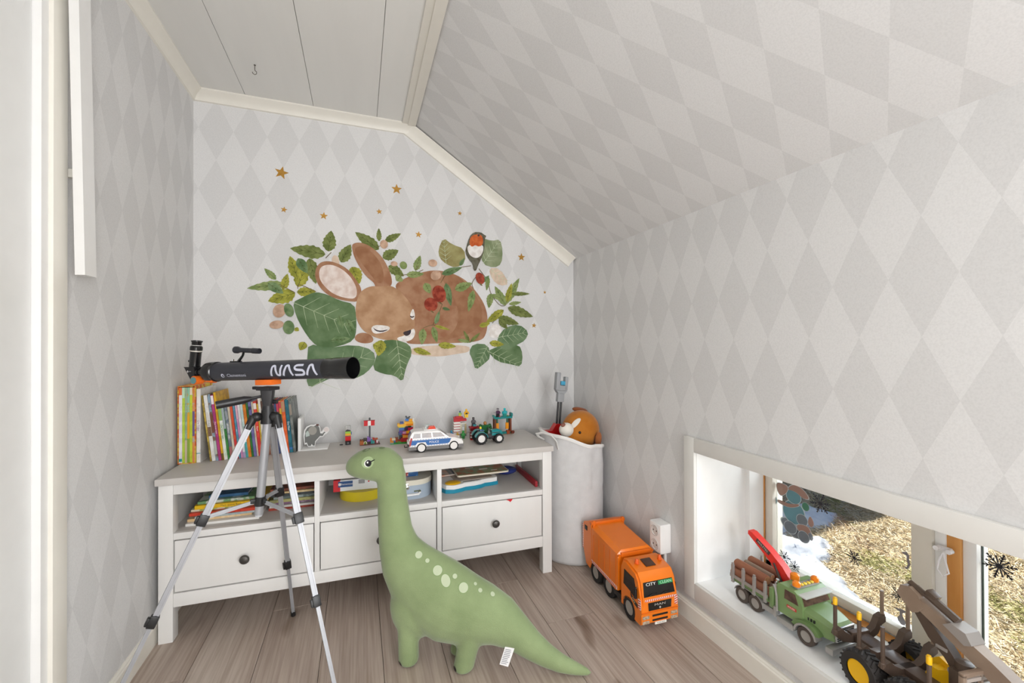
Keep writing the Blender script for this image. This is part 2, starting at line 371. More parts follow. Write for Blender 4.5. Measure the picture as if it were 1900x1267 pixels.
# batten on the left wall
t1 = thing('wall_batten', 'slim white batten hanging down the left wall beside the door casing', 'batten', (-.632, 1.308, 1.20))
b = MB(); b.loft([[Vector((x, y+dy, z)) for x, y in ((-.011, .008), (.011, .002), (.011, .050), (-.011, .050))] for z, dy in ((0, 0), (.90, -.036))]); b.obj('batten_strip', WHITE, t1)
for z in (.25, .8): MB().box((-.0245, .042-.04*z, z), (.027, .010, .02)).obj('bracket', CREAM, t1)
t1 = thing('ceiling_hook', 'small bare metal hook screwed into the ceiling boards', 'hook', (-.383, 1.90, ZC))
b = MB(); b.tube([(0, 0, -.0005), (0, 0, -.018), (.001, 0, -.022), (.006, 0, -.026), (.006, 0, -.034), (0, 0, -.038), (-.007, 0, -.034), (-.008, 0, -.029)], .0013, 8); b.obj('screw_hook', mat('hook_metal', '6f6a62', .35, 1.0), t1)
b = MB(); b.lathe([(.0001, 0), (.004, 0), (.004, -.0015), (.0001, -.0015)], None, 12); b.obj('collar', MATS['hook_metal'], t1)
# socket
t1 = thing('wall_socket', 'white surface mounted double socket low on the right wall', 'socket', (XR, 1.405, .255))
SOC = mat('socket_white', 'f0efed', .3)
b = MB(); b.b2(-.052, 0, -.034, .034, -.055, .06, .006, 3); b.obj('housing', SOC, t1)
for zz in (.029, -.026):
    b = MB(); fr = frame((-.052, 0, zz), (0, 1, 0), (0, 0, 1)) @ Matrix.Rotation(PI, 4, 'X'); b.lathe([(.0185, -.001), (.0215, .001), (.0215, .0022), (.019, .0024), (.0175, .0005), (.0001, .0004)], fr, 20); sk = b.obj('socket_outlet', mat('socket_inner', 'd4d3d0', .4), t1)
    b = MB(); [b.cyl((-.053, dy, zz), (-.0522, dy, zz), .0028, seg=10) for dy in (-.0095, .0095)]; b.obj('pin_hole', BLACK, sk)
MB().b2(-.011, 0, -.006, .006, -.187, -.055, .002).obj('cable_duct', SOC, t1)
# ---------------------------------------------------------------- sideboard
PHI = -.0273
CW = mat('sideboard_paint', 'e6e4e1', .38, bump=.04, bscale=90, stretch=(1, 1, .1))
CTOP = mat('sideboard_top_shaded', 'c9c4bf', .45)  # same white darkened: the top's shade is put into the colour, shelves share it
def cabw(a, b_, z): return Vector((-.6568+a*math.cos(PHI)-b_*math.sin(PHI), 1.774+a*math.sin(PHI)+b_*math.cos(PHI), z))
side = thing('sideboard', 'long white wooden sideboard with three drawers and open compartments against the back wall', 'sideboard', (-.6568, 1.774, 0), PHI)
DEP = .40
MB().b2(0, 1.48, 0, DEP, .546, .57, .003).obj('tabletop', CTOP, side)
for a0, a1 in ((.006, .049), (1.431, 1.475)):
    for b0, b1 in ((.012, .056), (DEP-.05, DEP-.006)): MB().b2(a0, a1, b0, b1, 0, .546, .0025).obj('leg', CW, side)
for a0, a1 in ((.012, .030), (1.450, 1.468)): MB().b2(a0, a1, .056, DEP-.05, .115, .546).obj('side_panel', CW, side)
b = MB(); b.b2(.049, 1.431, .014, .034, .509, .546, .002); b.obj('top_rail', CW, side)
b = MB(); b.b2(.049, 1.431, .014, .034, .119, .166, .002); b.obj('apron', CW, side)
for a0, a1 in ((.496, .514), (.960, .979)): MB().b2(a0, a1, .0145, DEP-.02, .166, .509, .0015).obj('divider', CW, side)
MB().b2(.030, 1.450, DEP-.02, DEP-.012, .119, .546).obj('back_panel', CW, side)
for a0, a1 in ((.030, .496), (.514, .960), (.979, 1.450)): MB().b2(a0, a1, .0335, DEP-.02, .351, .375).obj('shelf', CTOP, side)
for a0, a1 in ((.049, .496), (.514, .960), (.979, 1.431)): MB().b2(a0, a1, .0145, .0335, .352, .375, .0015).obj('shelf_edge', CW, side)
for a0, a1 in ((.049, .496), (.514, .960), (.979, 1.431)): MB().b2(a0, a1, .05, DEP-.02, .130, .136).obj('drawer_floor', CW, side)
KNOB = mat('knob_metal', '565350', .4, .7)
for a0, a1, ka in ((.0515, .4935, .269), (.5165, .9575, .737), (.9815, 1.4285, 1.208)):
    b = MB(); b.b2(a0+.0008, a1-.0008, .016, .034, .1700, .3475, .0015); b.b2(a0+.02, a1-.02, .034, .3, .18, .32)
    dr = b.obj('drawer', CW, side)
    MB().lathe([(.0001, -.002), (.006, 0), (.0055, .010), (.009, .015), (.0155, .019), (.0165, .023), (.013, .028), (.006, .0305), (.0001, .031)], frame((ka, .016, .259), (1, 0, 0), (0, 0, 1)), 24).obj('knob', KNOB, dr)
b = MB(); b.loft([[Vector((a0, y, z)) for a0, z in ((1.262, .3495), (1.289, .3505), (1.286, .3455), (1.279, .338), (1.272, .344))] for y in (.0125, .0148)]); rb = b.obj('cloth_scrap', mat('red_cloth', 'd21f2c', .8, bump=.2, bscale=200), None)
rb.parent = None; rb.matrix_world = Matrix.Translation((-.6568, 1.774, 0)) @ Matrix.Rotation(PHI, 4, 'Z')
tag(rb, 'tip of red cloth pinched above the right drawer', 'cloth')
def cthing(name, label, cat, a, b_, z, rz=0.0, group=None, tilt=None):
    o = thing(name, label, cat, cabw(a, b_, z), PHI+rz, group)
    if tilt is not None: o.matrix_world = Matrix.Translation(cabw(a, b_, z)) @ Matrix.Rotation(PHI+rz, 4, 'Z') @ tilt
    return o
# ---------------------------------------------------------------- upright books
PAGE = mat('paper_pages', 'efe8d8', .8, bump=.15, bscale=300, stretch=(40, 1, 1))
BM = {}
def bookmat(c, c2):
    k = c+(c2 or '')
    if k not in BM: BM[k] = mat('book_cover_%d' % len(BM), c, .4, c2=c2, scale=26, contrast=(.47, .53), spec=.4)
    return BM[k]
TXT_D = mat('print_dark', '33302e', .5); TXT_W = mat('print_white', 'f4f2ee', .5)
def upright_book(label, c, c2, th, h, dp, a, b_, lean, title=None, tcol=None, band=None, z=.57, ts=.011):
    t1 = cthing('book', label, 'book', a, b_, z, 0, 'books standing on the sideboard', Matrix.Rotation(-lean, 4, 'Y'))
    bt = .0016; mc = bookmat(c, c2)
    b = MB(); b.b2(0, th, 0, .0022, 0, h, .0008, 1); b.b2(0, bt, .001, dp, 0, h); b.b2(th-bt, th, .001, dp, 0, h); cov = b.obj('cover', mc, t1)
    MB().b2(bt, th-bt, .002, dp-.004, .003, h-.003).obj('pages', PAGE, t1)
    if band:
        for z0, z1, bc in band: MB().b2(.0004, th-.0004, -.0004, .0005, h*z0, h*z1).obj('spine_print', bookmat(bc, None), cov)
    if title:
        fr = frame((th*.5, -.0005, h*.5), (0, 0, -1), (1, 0, 0))
        text('title', title, min(th*.75, ts), fr, tcol or TXT_D, cov)
    return t1
# slipcase with six books
SL = 'books standing in the slipcase'
sc_ = cthing('slipcase', 'tall slipcase with orange and yellow floral edges at the wall end of the books', 'slipcase', -.006, .200, .57)
SCM = mat('slipcase_print', 'd8642e', .5, c2='e3c948', scale=60, contrast=(.45, .55))
b = MB(); b.b2(0, .0025, 0, .185, 0, .300); b.b2(.0555, .058, 0, .185, 0, .300); b.b2(.0025, .0555, 0, .185, .2975, .300); b.b2(.0025, .0555, 0, .185, 0, .0025); b.b2(.0025, .0555, .182, .185, .0025, .2975); b.obj('case', SCM, sc_)
sb = [('e8e4ea', 'd5d0dd', .0105, 'white spine leftmost inside the slipcase', [(.02, .06, '2a8f90'), (.9, 1, 'd8703a')]),
      ('b7cf4a', 'a9c23c', .0085, 'lime green spine second inside the slipcase', [(.86, 1, 'bfe0c4')]),
      ('9fb39a', '8aa07e', .0075, 'grey green mottled spine third inside the slipcase', [(.0, .3, 'c9b59a')]),
      ('8fc1a6', 'd6a332', .008, 'spine split mint above and gold below inside the slipcase', [(.32, .62, 'e0a41f'), (.0, .32, '8aa33c')]),
      ('c4d23e', 'b3c132', .0085, 'yellow green spine fifth inside the slipcase', [(.9, 1, 'e9dbc8')]),
      ('d9884a', 'b7a3a0', .0085, 'orange and violet patterned spine rightmost inside the slipcase', [(.35, .68, '6d5a8c'), (.0, .16, 'd98b58')])]
x = .0030-.006
for c, c2, th, lb, bd in sb:
    upright_book('children\'s book with '+lb, c, c2, th, .292, .176, x, .2025, 0, band=bd, z=.5726); x += th+.0002
# books leaning against it
upright_book('tall white picture book standing straight right beside the slipcase', 'ece9e6', 'dcd8d6', .0135, .287, .175, .0535, .205, 0, 'Die Tulpe', mat('print_violet', '7a4a8c', .5), [(.9, 1, 'e8e4dc'), (.12, .13, '44a0a0')])
LB = [('8e7a35', 'c3a94e', 6, .262, 'thin ochre book leaning left nearest the tall white one', None, None),
 ('e4e2df', 'd4d0cc', 13, .262, 'thick white book with dark vertical title leaning behind the telescope', 'TULLI BRANDIS', [(.38, .52, '8b6a52')]),
 ('8ba3b4', '7b5d45', 9, .266, 'book with blue grey and brown patchy spine', None, [(.42, .7, '7a4a34'), (.1, .3, 'b7bfb0')]),
 ('b8417f', 'a23570', 10, .262, 'magenta book with white lettering on the spine', 'Maja findet heim', [(.86, .99, 'f0e6ea')]),
 ('e0b021', 'c9961a', 8, .272, 'golden yellow book standing taller than its neighbours', None, [(.0, .1, '6e5a28')]),
 ('eceae8', 'cfe0c8', 12, .226, 'white book with green picture at the top of its spine', 'Der kleine Hase', [(.7, .98, '8db46a')]),
 ('3f8a3f', '2f7034', 8, .226, 'green book with pale top below the telescope handle', None, [(.55, .98, 'a9b3ba')]),
 ('6b7684', '9aa0a6', 11, .228, 'slate grey patterned book with small dark lettering', 'AM HIMMEL UND', [(.0, .22, 'a86a6a')]),
 ('ddd2bf', 'cfc2ab', 8, .228, 'beige book between the slate and the red spine', None, None),
 ('cf2f33', 'd9572f', 9, .228, 'bright red book left of the light blue one', None, [(.6, .97, 'd9572f')]),
 ('5f9fb8', '4c8ca8', 8, .228, 'light blue book beside a bright red one', 'Wal', None),
 ('d79ac0', 'c986b2', 7, .228, 'pink book left of two white ones', None, [(.7, .95, 'e8b6c8')]),
 ('e9e6e8', 'd9d6da', 9, .230, 'white book right of the pink spine', None, [(.0, .1, 'b7a0c8')]),
 ('cfe0dc', 'bcd4d0', 9, .226, 'pale mint book with teal foot and fine lettering', 'Komm mit', [(.0, .28, '4aa3a3')]),
 ('e08a2c', 'd0741f', 11, .216, 'orange book leaning next to a dark green one', None, None),
 ('2f7a38', '245f2c', 7, .225, 'dark green book between orange and violet spines', None, None),
 ('7a76ad', '68649c', 11, .225, 'violet book with one dark dot near the top', None, [(.86, .92, '3a3560')]),
 ('d8cdb6', 'c5b79c', 6, .225, 'thin sand coloured book right of the violet one', None, None),
 ('d3312c', 'e24a3a', 12, .226, 'red book with white marks behind the left tripod leg', 'Feuer', [(.86, .97, 'f2e8e2')]),
 ('d9b93a', 'c9a52c', 5, .216, 'narrow mustard yellow book beside the red one', None, None),
 ('ece9e2', 'ddd8ce', 9, .240, 'cream white book standing a little higher near the tripod head', None, None),
 ('54382c', '6a4a3a', 9, .225, 'dark brown book behind the tripod centre column', None, None),
 ('8a5f4e', '9c7260', 8, .225, 'cocoa brown book right of the dark brown one', None, None),
 ('a3a1a0', '8e8c8a', 9, .224, 'grey book hidden mostly by the tripod column', None, None),
 ('3f5a34', '4e6b40', 8, .222, 'moss green book left of a red foot by the column', None, None),
 ('cf2733', 'b71f2b', 11, .222, 'crimson book right of the tripod centre column', 'TIER', [(.08, .13, 'f2d8d8')]),
 ('3f4f7a', '34436a', 8, .222, 'navy book between the crimson and maroon spines', None, None),
 ('8a2f3a', '7a2833', 9, .222, 'maroon book behind the rear tripod leg', None, [(.8, .97, 'c23a55')]),
 ('e3b93a', 'd4a72c', 9, .222, 'yellow book with a red top end', None, [(.86, .99, 'c43a52')]),
 ('e0662f', 'd2561f', 13, .224, 'orange red book with tan top near the right end', None, [(.78, .98, 'b98a6a')]),
 ('1f6a7a', '175868', 14, .226, 'deep teal book with white title second from the right end', 'Das Meer', [(.06, .1, '3f6fb0')]),
 ('5a5f5c', '7d817c', 11, .228, 'charcoal grey book at the right end by the bookend', None, [(.7, .9, '8f8478')])]
x = .0985
for i, (c, c2, th, h, lb, tt, bd) in enumerate(LB):
    f = i/(len(LB)-1); le = math.radians(6.6-1.3*f); th = th*.001*.955
    upright_book(lb, c, c2, th, h, .15 if f > .2 else .16, x, .206+.052*f, le, tt, TXT_W if c in ('b8417f', '1f6a7a', 'd3312c', 'cf2733', '6b7684', '5f9fb8') else TXT_D, bd)
    x += th/math.cos(le)+.0004
# ---------------------------------------------------------------- flat books in the left compartment
def flat_book(label, c, c2, wd, dp, th, a, b_, z, rz, grp, title=None):
    t1 = cthing('book', label, 'book', a, b_, z, rz, grp); mc = bookmat(c, c2)
    b = MB(); b.b2(0, wd, 0, .002, 0, th, .0008, 1); b.b2(0, wd, .001, dp, 0, .0015); b.b2(0, wd, .001, dp, th-.0015, th); cov = b.obj('cover', mc, t1)
    MB().b2(.003, wd-.003, .0015, dp-.003, .0015, th-.0015).obj('pages', PAGE, t1)
    if title: text('title', title, th*.7, frame((wd*.5, -.0006, th*.5), (1, 0, 0), (0, 0, 1)), TXT_D, cov)
st1 = [('e9e6e1', None, .235, .20, .009, .066, .065, -.02, 'white book at the very bottom of the left stack'),
 ('d9b88a', 'e2c9a2', .205, .20, .010, .066, .082, .03, 'tan book second from the bottom of the left stack'),
 ('a9b3b4', '98a4a8', .20, .19, .008, .090, .078, .01, 'grey blue book lying under the red one in the left stack'),
 ('c9412c', 'b8341f', .225, .20, .011, .070, .085, -.03, 'red book near the middle of the left stack'),
 ('d9d2b8', '9fae5c', .215, .20, .008, .072, .098, .04, 'cream and lime book on top of the red one'),
 ('e9bd16', 'dcae12', .235, .19, .014, .084, .095, -.02, 'yellow book with fine print on its spine in the left stack'),
 ('6f9a6a', 'c9cfc2', .20, .19, .010, .090, .105, .03, 'green book with white edge on top of the yellow one'),
 ('3f6f96', '355f86', .13, .17, .011, .118, .13, .02, 'small blue book at the top of the left stack')]
z = .3752
for c, c2, wd, dp, th, a, b_, rz, lb in st1:
    flat_book(lb, c, c2, wd, dp, th, a, b_, z, rz, 'books lying in the left stack', 'Mein erstes Buch' if c == 'e9bd16' else None); z += th+.0003
st2 = [('a8402f', '8e3626', .17, .20, .012, .318, .130, .02, 'brick red book at the bottom of the right stack'),
 ('c9c5bf', None, .165, .20, .008, .322, .122, -.02, 'light grey book above the brick red one'),
 ('a08a9a', '7d5a78', .17, .20, .010, .316, .130, .03, 'mauve book third from the bottom of the right stack'),
 ('8a8a5a', 'a6a36a', .165, .20, .012, .322, .124, -.01, 'olive book in the middle of the right stack'),
 ('8f9a96', '5d6a66', .15, .20, .011, .336, .126, .01, 'grey green book above the olive one'),
 ('2f3436', '3c4245', .16, .20, .010, .328, .120, .03, 'black book near the top of the right stack'),
 ('d8c39a', 'cbb183', .17, .20, .008, .320, .125, -.02, 'sand coloured book below the topmost brown one'),
 ('8e4a34', '74402e', .165, .19, .010, .324, .13, .02, 'brown book at the top of the right stack')]
z = .3752
for c, c2, wd, dp, th, a, b_, rz, lb in st2:
    flat_book(lb, c, c2, wd, dp, th, a, b_, z, rz, 'books lying in the right stack'); z += th+.0003
# ---------------------------------------------------------------- middle compartment
def rrect(x0, x1, y0, y1, r, n=6):
    out = []
    for cx, cy, a0 in ((x1-r, y1-r, 0), (x0+r, y1-r, 90), (x0+r, y0+r, 180), (x1-r, y0+r, 270)):
        for k in range(n+1):
            a = math.radians(a0+90*k/n); out.append((cx+r*math.cos(a), cy+r*math.sin(a)))
    return out
YEL = mat('yellow_tin', 'd9c31c', .45)
t1 = cthing('oval_box', 'low yellow oval box under the white game box', 'box', .668, .21, .3752)
el = [(.095*math.cos(2*PI*k/40), .09*math.sin(2*PI*k/40)) for k in range(40)]
MB().prism(el, 0, .030).obj('body', YEL, t1)
MB().prism([(x*1.02, y*1.02) for x, y in el], .0302, .040).obj('lid', YEL, t1)
t1 = cthing('game_box', 'flat white game box with red end and blue logo lying on the yellow box', 'box', .552, .155, .4158, -.03)
GW = mat('game_box_white', 'eef0f2', .35); RED = mat('print_red', 'd3202c', .4); BLU = mat('print_blue', '1f4f8c', .4)
b = MB(); b.b2(0, .205, 0, .17, 0, .046, .001); b.obj('carton', GW, t1)
b = MB(); b.b2(-.0006, .026, -.0006, .02, -.0004, .0464); b.obj('red_end', RED, t1)
b = MB(); b.b2(.018, .075, -.0012, .001, .017, .041); lg = b.obj('logo', BLU, t1)
text('lettering', 'Clementoni', .0115, frame((.051, -.0014, .029), (1, 0, 0), (0, 0, 1)), TXT_W, lg)
b = MB(); b.prism([(.0245+.006*math.cos(k*PI/8), .029+.006*math.sin(k*PI/8)) for k in range(16)], -.0001, .0002, frame((0, -.0014, 0), (1, 0, 0), (0, 0, 1))); b.obj('emblem', TXT_W, lg)
b = MB()
for k in range(9): b.b2(.098+.0028*k, .098+.0028*k+(.0018 if k % 3 else .001), -.0004, .001, .026, .043)
b.obj('barcode', TXT_D, t1)['kind'] = 'stuff'
b = MB(); b.prism([(.139+.0035*math.cos(k*PI/8), .033+.0035*math.sin(k*PI/8)) for k in range(16)], 0, .0003, frame((0, -.0003, 0), (1, 0, 0), (0, 0, 1))); b.obj('red_dot', RED, t1)
t1 = cthing('toy_suitcase', 'pale blue oval toy suitcase with cream lid in the middle compartment', 'suitcase', .861, .165, .3752, .02)
SUI = mat('suitcase_blue', 'a9b7c6', .5, bump=.05, bscale=120); SUL = mat('suitcase_cream', 'e2dccb', .5, bump=.05, bscale=120)
rr = rrect(-.090, .090, -.085, .085, .072, 8)
MB().prism(rr, 0, .058).obj('body', SUI, t1)
MB().prism([(x*1.03, y*1.03) for x, y in rr], .0585, .080).obj('lid', SUL, t1)
b = MB(); b.box((-.02, -.0865, .056), (.017, .004, .024), None, .002); b.lathe([(.0001, 0), (.010, 0), (.010, .003), (.006, .005), (.0001, .005)], frame((-.02, -.088, .052), (1, 0, 0), (0, 0, 1)), 14); b.obj('latch', CHR, t1)
b = MB(); b.box((.02, -.087, .034), (.020, .003, .006)); b.cyl((.032, -.087, .034), (.032, -.094, .034), .006, seg=10); b.obj('handle_mount', CHR, t1)
b = MB(); b.tube([(-.06, -.088, .026), (-.055, -.096, .022), (.028, -.097, .024), (.034, -.09, .030)], .006, 8, .7); b.obj('handle', mat('handle_white', 'f0efee', .3), t1)
t1 = cthing('puzzle_box', 'small dark blue picture puzzle box lying on the toy suitcase', 'box', .775, .13, .4556, .04)
MB().b2(0, .12, 0, .12, 0, .026, .001).obj('carton', mat('puzzle_blue', '23578e', .4, c2='5c8fb4', scale=50, contrast=(.5, .6)), t1)
b = MB(); b.b2(.004, .078, -.0008, .001, .003, .023); b.obj('picture', mat('puzzle_pic', 'e8e2da', .4, c2='a83c34', scale=120, contrast=(.45, .5)), t1)
# ---------------------------------------------------------------- right compartment
t1 = cthing('activity_tablet', 'white and teal toy tablet with yellow button and carrying handle', 'toy', 1.118, .175, .3752, .10)
TEAL = mat('toy_teal', '1c8aa6', .35); TW = mat('toy_white', 'ecebe9', .3); TY = mat('toy_yellow', 'e8b41c', .35)
def outl(k, hole=False):
    P = [(-.115, -.035), (-.105, -.062), (-.075, -.076), (-.045, -.070), (-.02, -.060), (.02, -.062), (.05, -.056), (.07, -.044), (.10, -.046), (.128, -.040), (.132, -.02), (.132, .11), (.12, .12), (-.105, .12), (-.115, .11)]
    return [(x*k*1.10, (y-.02)*k+.02) for x, y in P]
MB().prism(outl(1.0), 0, .016).obj('base', TEAL, t1)
body = MB(); body.prism(outl(.97), .0162, .034)
body.obj('body', TW, t1)
b = MB(); b.ell((-.075, -.036, .0345), (.036, .030, .007)); b.obj('button', TY, t1)
b = MB(); b.tube([(-.032, -.056, .0342), (.0, -.059, .0345), (.04, -.056, .0345), (.062, -.044, .0342)], [.004, .006, .006, .004], 8, .5); b.obj('handle', TW, t1)
b = MB(); b.prism([(-.03, -.045), (.045, -.045), (.06, -.036), (-.028, -.036)], .0338, .0344); b.obj('handle_slot', mat('slot_grey', '8f8b86', .6), t1)
b = MB(); b.b2(-.06, .12, -.028, .11, .0342, .0352); b.obj('screen', mat('toy_screen', 'b9aa9c', .4), t1)
t1 = cthing('activity_book', 'book with striped cover lying under the board book in the right compartment', 'book', 1.0, .22, .4125, .10)
b = MB(); b.b2(0, .16, 0, .13, 0, .006, .001, 1); ab = b.obj('cover', bookmat('d8a48c', 'cfc0b4'), t1)
for k, c in enumerate(('8d8a86', '6c7078', 'c9bf4a', '26386a')): MB().b2(.05+k*.016, .064+k*.016, .001, .129, .006, .0064).obj('stripe', bookmat(c, None), ab)
t1 = cthing('board_book', 'coloured board book resting on the toy tablet', 'book', 1.075, .165, .4196, .03, tilt=Matrix.Rotation(math.radians(0), 4, 'X'))
b = MB(); b.prism(rrect(0, .25, 0, .16, .012, 4), 0, .007); bb = b.obj('card_pages', mat('card_cream', 'e9dfcb', .5), t1)
MB().prism(rrect(.004, .246, .004, .156, .01, 4), .007, .0076).obj('picture', mat('board_picture', '8a9a6a', .4, c2='b5683c', scale=28, contrast=(.42, .58)), t1)
b = MB(); b.b2(.12, .16, .06, .072, .0076, .0082); b.b2(.06, .1, .1, .108, .0076, .0082); b.b2(.17, .2, .03, .036, .0076, .0082); b.obj('picture_detail', mat('detail_white', 'f2ece2', .5), t1)
t1 = cthing('red_case', 'long narrow red case standing along the right side of the compartment', 'case', 1.412, .055, .3752)
MB().b2(0, .012, 0, .285, 0, .026, .002).obj('shell', mat('case_red', '9c1a26', .4), t1)
t1 = cthing('blue_pouch', 'dark blue pouch at the back of the right compartment', 'pouch', 1.345, .29, .3752)
b = MB(); b.ell((0, 0, .018), (.055, .045, .018), None, 18, 10); b.obj('pouch_body', mat('navy_cloth', '28357a', .7, bump=.3, bscale=60), t1)
b = MB(); b.tube([(-.045, -.02, .028), (0, -.03, .031), (.045, -.018, .028)], .002, 6); b.obj('zip', mat('zip_grey', '4b4f66', .5), t1)
# ---------------------------------------------------------------- toys on the sideboard
BRK = {}
def bkm(c):
    if c not in BRK: BRK[c] = mat('brick_plastic_%d' % len(BRK), c, .25, spec=.5, c2=c)
    return BRK[c]
BRM = {}
def brick(parent, x, y, z, nx, ny, h, c, name='brick', studs=True):
    """toy brick: x,y in 8 mm studs (corner), z and h in 3.2 mm plates"""
    key = (nx, ny, h, c, studs)
    if key not in BRM:
        b = MB(); b.b2(.0001, nx*.008-.0001, .0001, ny*.008-.0001, 0, h*.0032, .0003, 1)
        if studs:
            for i in range(int(nx)):
                for j in range(int(ny)): b.cyl((i*.008+.004, j*.008+.004, h*.0032), (i*.008+.004, j*.008+.004, h*.0032+.0017), .0024, seg=8)
        o = b.obj(name, bkm(c), parent); BRM[key] = o.data
    else:
        o = bpy.data.objects.new(name, BRM[key]); COL.objects.link(o); o.parent = parent
    o.location = (x*.008, y*.008, z*.0032)
    return o
def minifig(name, label, head, torso, legs, a, b_, z, rz=0, hat=None, sc=1.0, group=None, extra=None):
    t1 = cthing(name, label, 'figure', a, b_, z, rz, group)
    b = MB(); b.b2(-.0078*sc, -.0003, -.004*sc, .004*sc, 0, .0125*sc, .001, 1); b.b2(.0003, .0078*sc, -.004*sc, .004*sc, 0, .0125*sc, .001, 1); b.b2(-.0078*sc, .0078*sc, -.0035*sc, .0035*sc, .0115*sc, .015*sc); b.obj('legs', bkm(legs), t1)
    b = MB(); b.loft([[Vector((x*sc, y*sc, zz*sc)) for x, y in ((-w_, -.0037), (w_, -.0037), (w_, .0037), (-w_, .0037))] for w_, zz in ((.0076, .0151), (.0055, .0270))]); b.obj('torso', bkm(torso), t1)
    for s_ in (-1, 1):
        b = MB(); b.tube([(s_*.0062*sc, 0, .0258*sc), (s_*.0092*sc, -.001*sc, .021*sc), (s_*.0098*sc, -.0055*sc, .0165*sc)], .0021*sc, 7); b.obj('arm', bkm(torso), t1)
    b = MB(); b.lathe([(.003*sc, .0271*sc), (.0048*sc, .028*sc), (.005*sc, .033*sc), (.0045*sc, .0355*sc), (.0024*sc, .0358*sc), (.0024*sc, .0372*sc)], None, 12); b.obj('head', bkm(head), t1)
    if hat:
        b = MB(); b.ell((0, .0005, .0355*sc), (.0058*sc, .0058*sc, .004*sc), None, 12, 8); b.obj('hair', bkm(hat), t1)
    if extra: extra(t1, sc)
    return t1
# little truck tower
t1 = cthing('brick_tower', 'little stacked brick tower with red, yellow and lime layers and a grey frame on top', 'brick model', .588, .325, .57)
for q in ((0, 0, 0, 3, 2, 1, '1d1d1f'), (0, 0, 1, 1, 2, 3, '2a2a2c'), (2, 0, 1, 1, 2, 3, '2a2a2c'), (1, .4, 1, 1, 1.6, 2, '8d8f90'), (0, 0, 4, 3, 2, 2, '3a1416'), (0, 0, 6, 3, 2, 6, 'd6121e'), (0, 0, 12, 3, 2, 1, '5c5f66'), (0, 0, 13, 3, 2, 3, 'f0b020'), (0, 0, 16, 3, 2, 3, '9ccb3c'), (0, 0, 19, 3, 2, 1, '26282a')):
    brick(t1, *q)
b = MB(); b.b2(.0002, .0032, .002, .014, .0642, .084); b.b2(.0208, .0238, .002, .014, .0642, .084); b.b2(.0002, .0238, .002, .014, .084, .0865); b.obj('window_frame', bkm('a9aaa4'), t1)
brick(t1, .7, .5, 20, 1.5, 1, 1, '5a5a58')
b = MB(); b.b2(.0242, .028, .004, .009, .045, .058); b.obj('side_clip', bkm('2f5f9a'), t1)
t1 = cthing('toy_goggles', 'tiny black toy part lying left of the little brick tower', 'toy', .571, .322, .57)
b = MB(); b.tube([(-.006, 0, .003), (-.004, -.003, .006), (.005, -.003, .006), (.007, 0, .003), (.004, .002, .002), (-.004, .002, .002), (-.006, 0, .003)], .0013, 6); b.obj('frame', BLACK, t1)
# mast island
t1 = cthing('brick_raft', 'brown brick raft with grey mast carrying a red and white sail', 'brick model', .652, .285, .57, .06)
brick(t1, 0, 0, 0, 11, 6, 1, '5a2a22', 'baseplate', True)
for q in ((0, 0, 1, 2, 2, 5, 'a85a24'), (0, 2, 1, 2, 2, 6, '6a3a20'), (2, 3, 1, 2, 2, 7, '4a4038'), (4, 2, 1, 2, 2, 3, '2b1c22'), (4, 2, 4, 2, 2, 5, '7f58a6'), (4, 2, 9, 1, 1, 2, '8d70b4'), (6, 1, 1, 1, 1, 6, '1d7f80'), (7, 1, 1, 1, 1, 4, '1a8a86'), (7, 3, 1, 2, 2, 3, '8a2326'), (7, 3, 4, 1, 2, 4, 'b3332c'), (9, 2, 1, 1, 2, 2, 'e8b7c4'), (8, 4, 1, 2, 1, 6, 'a9542a'), (9, 2, 3, 1, 1, 2, 'd9d4d2')):
    brick(t1, *q)
b = MB(); b.tube([(.017, .006, .0034), (.017, .006, .011), (.021, .006, .0155), (.026, .006, .0155), (.030, .006, .011), (.030, .006, .0034)], .0016, 6); b.obj('arch', bkm('e4e0c8'), t1)
MB().b2(.0188, .0285, .0062, .0066, .0034, .0125).obj('arch_door', bkm('6f8a2a'), t1)
for q in ((5, 3.5, 8, 1, 1, 20, '4d4f52'), (5, 3.5, 30, 1, 1, 7, '4d4f52')): brick(t1, *q, name='mast')
MB().b2(.032, .056, .0255, .0275, .084, .106).obj('sail_panel', bkm('ecebe8'), t1)
for x0, x1 in ((.0185, .0352), (.049, .0655)): MB().b2(x0, x1, .0253, .0277, .0835, .106).obj('sail_panel', bkm('d0141f'), t1)
b = MB(); b.b2(.017, .067, .0262, .029, .1055, .109); b.obj('yard', bkm('8f1219'), t1)
